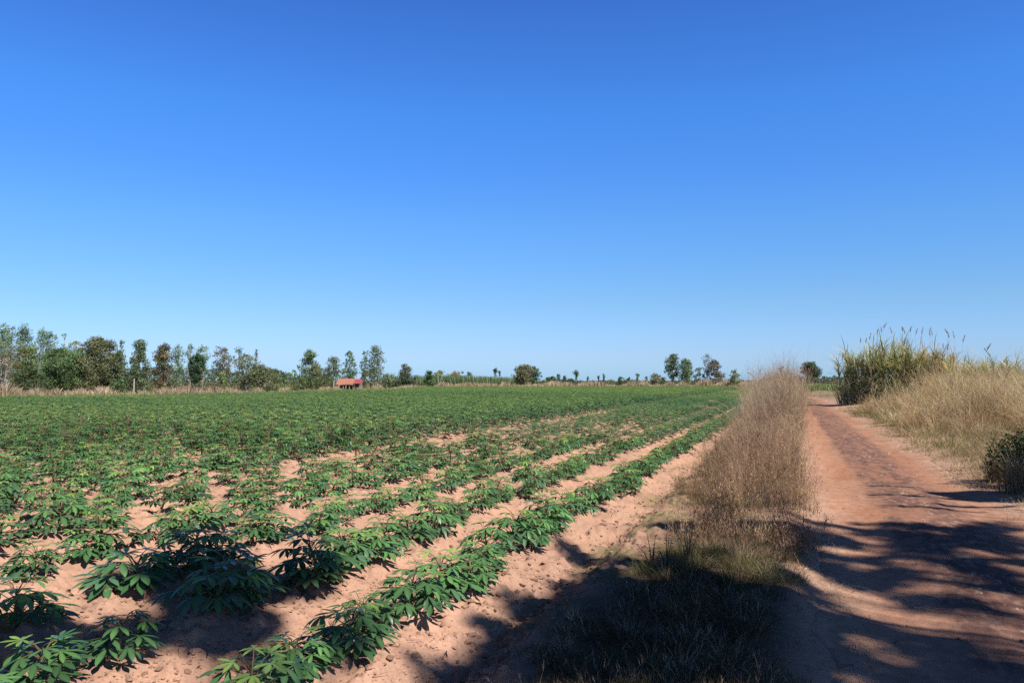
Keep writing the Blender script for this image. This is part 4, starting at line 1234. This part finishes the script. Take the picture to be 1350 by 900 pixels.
# roadside bush in the shade at the right edge
def leafy_bush(label, px, depth, top, w, n=5200, col=(.05, .085, .025)):
    x, y = at(px, depth); z0 = float(height(x, y)); H = zat(top, depth) - z0; W = w * depth / FPX
    root = thing('bush', label, 'bush', (x, y, z0), 0, 'bushes right of the road')
    tk = MB(); lf = MB(); rg = np.random.default_rng(int(px))
    for i in range(26):
        a = rg.uniform(0, 2 * PI); r = W * .5 * rg.uniform(.3, 1); h = H * rg.uniform(.45, .95) * (1 - .35 * (r / W / .5) ** 2)
        e = np.array([math.cos(a) * r, math.sin(a) * r, h]); m = e * .5 + [0, 0, H * .1]
        tube(tk, [[0, 0, -.03], m, e], [.014, .008, .003], 5, (.12, .09, .06))
        k = n // 26; c = e * .9; lr = W * .2
        u = unit(R.normal(0, 1, (k, 3))); p = c + u * (R.uniform(0, 1, k) ** .5)[:, None] * lr
        p[:, 2] = np.maximum(p[:, 2], .02)
        sprays(lf, p, u, .06, np.array(col) * rg.uniform(.75, 1.4))
    tk.build('branches', M_BARK, root); lf.build('foliage', M_TREE, root)


leafy_bush('dark green leafy bush casting shade at the right edge beside the road', 1382, 11.2, 558, 128, 8000, (.04, .07, .022))
leafy_bush('low green bush behind the shaded one at the right edge', 1350, 17, 575, 46, 2600, (.08, .11, .035))
plume_tussock('long bleached grass stalks arching left over the dark bush', 1362, 640, [(1290, 577), (1300, 584), (1312, 570)], nbl=60, H=.7, colp=[.70, .58, .38])


plume_tussock('olive grass tussock in front of the dark bush at the right edge', 1338, 652, [(1322, 596)], nbl=420, H=.75, colp=[.5, .42, .26])
plume_tussock('ragged dry grass tussock left of the dark bush at the right edge', 1312, 636, [(1296, 590), (1318, 580)], nbl=420, H=.75, colp=[.6, .48, .3])

# ------------------------------------------------------------------ the trees behind the photographer that shade the foreground
def shade_ground(px, py):
    d = EYE * FPX / (np.asarray(py, float) - HZ)
    x = F[0] * d + RT[0] * (px - 675) / FPX * d; y = F[1] * d + RT[1] * (px - 675) / FPX * d
    return x, y


# clumps of foliage: (centre of their shadow in x, y on the ground; radii; angle; height in the crown; leaves)
def gp(px, py): return ground_pt(px, py)


CLUMPS = []


def patch(px, py, rx, ry, ang, h, n):
    x, y = gp(px, py); CLUMPS.append((x, y, rx, ry, math.radians(ang), h, n))


# left blob
patch(262, 775, .60, .42, 15, 10.5, 3000); patch(285, 800, .45, .22, 10, 10.4, 900)
patch(205, 765, .34, .34, 0, 10.0, 700); patch(330, 790, .45, .34, 10, 10.6, 900); patch(250, 835, .5, .3, 10, 10.2, 600)
patch(240, 860, .60, .22, 15, 9.6, 200)
patch(80, 860, .5, .3, 0, 9.0, 500)
patch(400, 885, .30, .2, 0, 9.3, 60)
for q in [(790, 850, .55, .42), (860, 810, .5, .5), (950, 800, .55, .45), (1010, 825, .38, .36), (900, 880, .7, .35), (980, 895, .45, .3), (740, 890, .35, .25), (820, 880, .5, .3), (900, 840, .6, .3), (960, 850, .6, .3)]:
    patch(q[0], q[1], q[2], q[3], 0, 11 + R.uniform(-1, 1), 2000 if q[0] not in (740,) else 500)
patch(755, 735, .14, .34, 55, 12.0, 110); patch(785, 765, .14, .28, 40, 12.0, 110); patch(705, 800, .32, .18, -10, 11, 170); patch(660, 830, .25, .16, 0, 11, 70); patch(590, 885, .25, .16, 0, 11, 70)
patch(965, 708, .75, .34, 5, 12.5, 1300); patch(1045, 705, .6, .30, 0, 12.5, 800)
patch(900, 705, .35, .3, 0, 12.5, 200)
for _ in range(46):
    bp = [(650, 900), (700, 850), (760, 800), (790, 778), (850, 765), (930, 765), (1000, 775), (1060, 800), (1085, 850)]
    t_ = R.uniform(0, len(bp) - 1.001); j_ = int(t_); t_ -= j_
    qx = bp[j_][0] * (1 - t_) + bp[j_ + 1][0] * t_ + R.normal(0, 16); qy = bp[j_][1] * (1 - t_) + bp[j_ + 1][1] * t_ + R.normal(-4, 12)
    patch(qx, min(qy, 905), R.uniform(.08, .22), R.uniform(.05, .14), R.uniform(0, 180), R.uniform(9.5, 13), int(R.uniform(25, 80)))


def streak(p1, p2, w, n, h=14.0):
    """a bough: foliage strung along the line whose shade falls from p1 to p2."""
    a_ = np.array(gp(*p1)); b_ = np.array(gp(*p2)); ln = np.linalg.norm(b_ - a_); k = max(2, int(ln / .28))
    hh_ = h + R.uniform(-1.5, 1.5)
    for j in range(k):
        c_ = a_ + (b_ - a_) * (j + R.uniform(0, 1)) / k + R.normal(0, w * .8, 2)
        CLUMPS.append((c_[0], c_[1], R.uniform(.18, .45), w * R.uniform(.6, 2.0), math.atan2(b_[1] - a_[1], b_[0] - a_[0]) + R.normal(0, .6), hh_ + R.normal(0, .9), int(n * R.uniform(.2, 1.3))))


streak((1085, 692), (1350, 690), .16, 120); streak((1070, 703), (1350, 706), .20, 190); streak((1150, 712), (1350, 722), .22, 200); streak((1190, 722), (1350, 738), .18, 150)
streak((1055, 712), (1120, 735), .12, 130); streak((1060, 728), (1195, 788), .15, 170); streak((1120, 742), (1215, 782), .13, 120); streak((1150, 716), (1185, 760), .16, 120)
streak((1215, 728), (1350, 758), .12, 120); streak((1280, 742), (1350, 780), .15, 120); streak((1230, 775), (1350, 818), .08, 36)
streak((1075, 802), (1350, 872), .11, 120); streak((1150, 820), (1350, 885), .14, 150); streak((1210, 848), (1350, 898), .12, 150); streak((1240, 885), (1350, 918), .14, 170)
streak((1060, 822), (1180, 880), .07, 45); streak((1080, 870), (1260, 905), .08, 50); streak((1190, 885), (1300, 905), .14, 170); streak((1150, 908), (1350, 930), .15, 150); streak((1000, 790), (1075, 815), .1, 60); streak((720, 800), (640, 850), .12, 70); streak((700, 830), (760, 790), .12, 90); streak((600, 905), (690, 880), .12, 80)
for q in [(1200, 652, .5, .05, 0, 26), (1180, 640, .45, .035, 0, 16), (1230, 668, .6, .05, -3, 40), (1270, 664, .5, .06, 0, 60), (1290, 650, .6, .28, 0, 620), (1335, 655, .7, .5, 0, 1500), (1345, 625, .6, .8, 0, 1100)]:
    patch(q[0], q[1], q[2], q[3], q[4], 9, q[5])
# the rest of the crowns: their shade falls outside the picture
for i in range(46):
    sx, sy = R.uniform(-3.5, 5.5), R.uniform(-7.5, 2.4)
    CLUMPS.append((sx, sy, .7, .6, R.uniform(0, 3), R.uniform(8, 14), 420))
for i in range(22):
    sx, sy = R.uniform(4.2, 9), R.uniform(2.5, 10)
    CLUMPS.append((sx, sy, .7, .6, R.uniform(0, 3), R.uniform(9, 14), 420))


def shade_trees():
    trees = [('tall broad-crowned tree behind the photographer, right of the road', 9.0, -5.0),
             ('tall leafy tree beside the road to the right, out of the picture', 14.2, .6)]
    roots, trunks, crowns, tops = [], [], [], []
    for lab, x, y in trees:
        r = thing('shade_tree', lab, 'tree', (x, y, 0), 0, 'shade trees near the camera')
        roots.append(r); tk = MB(); cr = MB()
        z = np.linspace(0, 10.5, 10)
        P = np.stack([.25 * np.sin(z * .6), .2 * np.cos(z * .5) - .2, z - .1], -1)
        tube(tk, P, np.linspace(.26, .08, 10), 10, (.2, .15, .11)); trunks.append(tk); crowns.append(cr); tops.append(P)
    for (sx, sy, rx, ry, an, h, n) in CLUMPS:
        c = np.array([sx + SUN[0] * h, sy + SUN[1] * h, h])
        i = int(np.argmin([np.hypot(c[0] - t[1], c[1] - t[2]) for t in trees]))
        off = np.array([trees[i][1], trees[i][2], 0])
        u = R.normal(0, 1, (n, 2)) * .5
        rr = np.linalg.norm(u, axis=1); u = u / np.maximum(rr, 1)[:, None]
        gx = u[:, 0] * rx * 1.05; gy = u[:, 1] * ry * 1.05
        ca, sa = math.cos(an + 0), math.sin(an + 0)
        g = np.stack([gx * ca - gy * sa, gx * sa + gy * ca], -1)
        dh = R.normal(0, .45, n)
        p = np.stack([c[0] + g[:, 0] + SUN[0] * dh, c[1] + g[:, 1] + SUN[1] * dh, c[2] + dh], -1) - off
        sprays(crowns[i], p, np.zeros((n, 3)) + SUN * .9, .19, np.array([.06, .10, .035]))
        P = tops[i]; l = c - off
        zt = np.clip(l[2] - np.hypot(l[0], l[1]) * .7, 2.5, 9.8); j = int(np.clip(np.searchsorted(P[:, 2], zt), 1, 8))
        m = P[j] * .45 + l * .55 + np.array([0, 0, -.35])
        tube(trunks[i], [P[j], m, l], [.05, .03, .01], 5, (.2, .15, .11), cap=False)
    for r, tk, cr in zip(roots, trunks, crowns):
        tk.build('trunk', M_BARK, r, smooth=True); cr.build('crown', M_TREE, r)


shade_trees()

# ------------------------------------------------------------------ light, sky, camera
world = bpy.data.worlds.new('World'); scene.world = world; world.use_nodes = True
nt = world.node_tree; nt.nodes.clear()
sky = nt.nodes.new('ShaderNodeTexSky'); sky.sky_type = 'NISHITA'; sky.sun_disc = False
el = math.atan2(1, math.hypot(SUN[0], SUN[1]))
sky.sun_elevation = el; sky.sun_rotation = math.atan2(SUN[0], SUN[1])
sky.altitude = 200; sky.air_density = 1.0; sky.dust_density = .25; sky.ozone_density = 2.2
hs = nt.nodes.new('ShaderNodeHueSaturation'); hs.inputs['Saturation'].default_value = 1.15
bg = nt.nodes.new('ShaderNodeBackground'); bg.inputs[1].default_value = .05
wo = nt.nodes.new('ShaderNodeOutputWorld')
# sky gain by elevation: bluer in view, dimmed overhead out of frame to deepen shadows
tcs = nt.nodes.new('ShaderNodeTexCoord'); sx = nt.nodes.new('ShaderNodeSeparateXYZ'); nt.links.new(tcs.outputs['Generated'], sx.inputs[0])
rp = nt.nodes.new('ShaderNodeValToRGB'); nt.links.new(sx.outputs[2], rp.inputs[0])
GA = [(0, (.60, 1.05, 2.1)), (.03, (.76, 1.04, 1.80)), (.096, (.82, 1.14, 1.60)), (.189, (.82, 1.32, 1.92)), (.25, (.76, 1.34, 2.15)), (.319, (.72, 1.42, 2.3)), (.429, (.70, 1.20, 2.15)), (.55, (.46, .56, .80)), (1, (.30, .31, .36))]
while len(rp.color_ramp.elements) < len(GA): rp.color_ramp.elements.new(.5)
for e_, (p_, c_) in zip(rp.color_ramp.elements, GA):
    e_.position = p_; e_.color = (*[v / 2.5 for v in c_], 1)
mu = nt.nodes.new('ShaderNodeVectorMath'); mu.operation = 'MULTIPLY'
sc2 = nt.nodes.new('ShaderNodeVectorMath'); sc2.operation = 'SCALE'; sc2.inputs['Scale'].default_value = 2.5
nt.links.new(sky.outputs[0], hs.inputs['Color']); nt.links.new(hs.outputs[0], mu.inputs[0]); nt.links.new(rp.outputs[0], mu.inputs[1])
nt.links.new(mu.outputs[0], sc2.inputs[0]); nt.links.new(sc2.outputs[0], bg.inputs[0]); nt.links.new(bg.outputs[0], wo.inputs[0])

sl = bpy.data.lights.new('sun', 'SUN'); sl.energy = 5.0; sl.angle = math.radians(.53); sl.color = (1, .94, .84)
so = bpy.data.objects.new('sun', sl); COL.objects.link(so)
so.rotation_euler = Vector((-SUN[0], -SUN[1], -SUN[2])).to_track_quat('-Z', 'Y').to_euler()
so.location = (20, -10, 30)

cam = bpy.data.cameras.new('camera'); co = bpy.data.objects.new('camera', cam); COL.objects.link(co)
cam.sensor_width = 36; cam.lens = 36 * FPX / 1350; cam.clip_end = 20000; cam.clip_start = .05
co.location = (0, 0, EYE + 0.0)
co.rotation_euler = (math.radians(90) + math.atan((HZ - 450) / FPX), 0, YAW)
scene.camera = co

scene.render.engine = 'CYCLES'
scene.view_settings.view_transform = 'Standard'; scene.view_settings.look = 'None'
scene.view_settings.exposure = .8; scene.view_settings.gamma = 1
cy = scene.cycles
cy.max_bounces = 5; cy.diffuse_bounces = 3; cy.glossy_bounces = 2; cy.transmission_bounces = 3; cy.transparent_max_bounces = 4
cy.use_denoising = False
cy.sample_clamp_indirect = 6
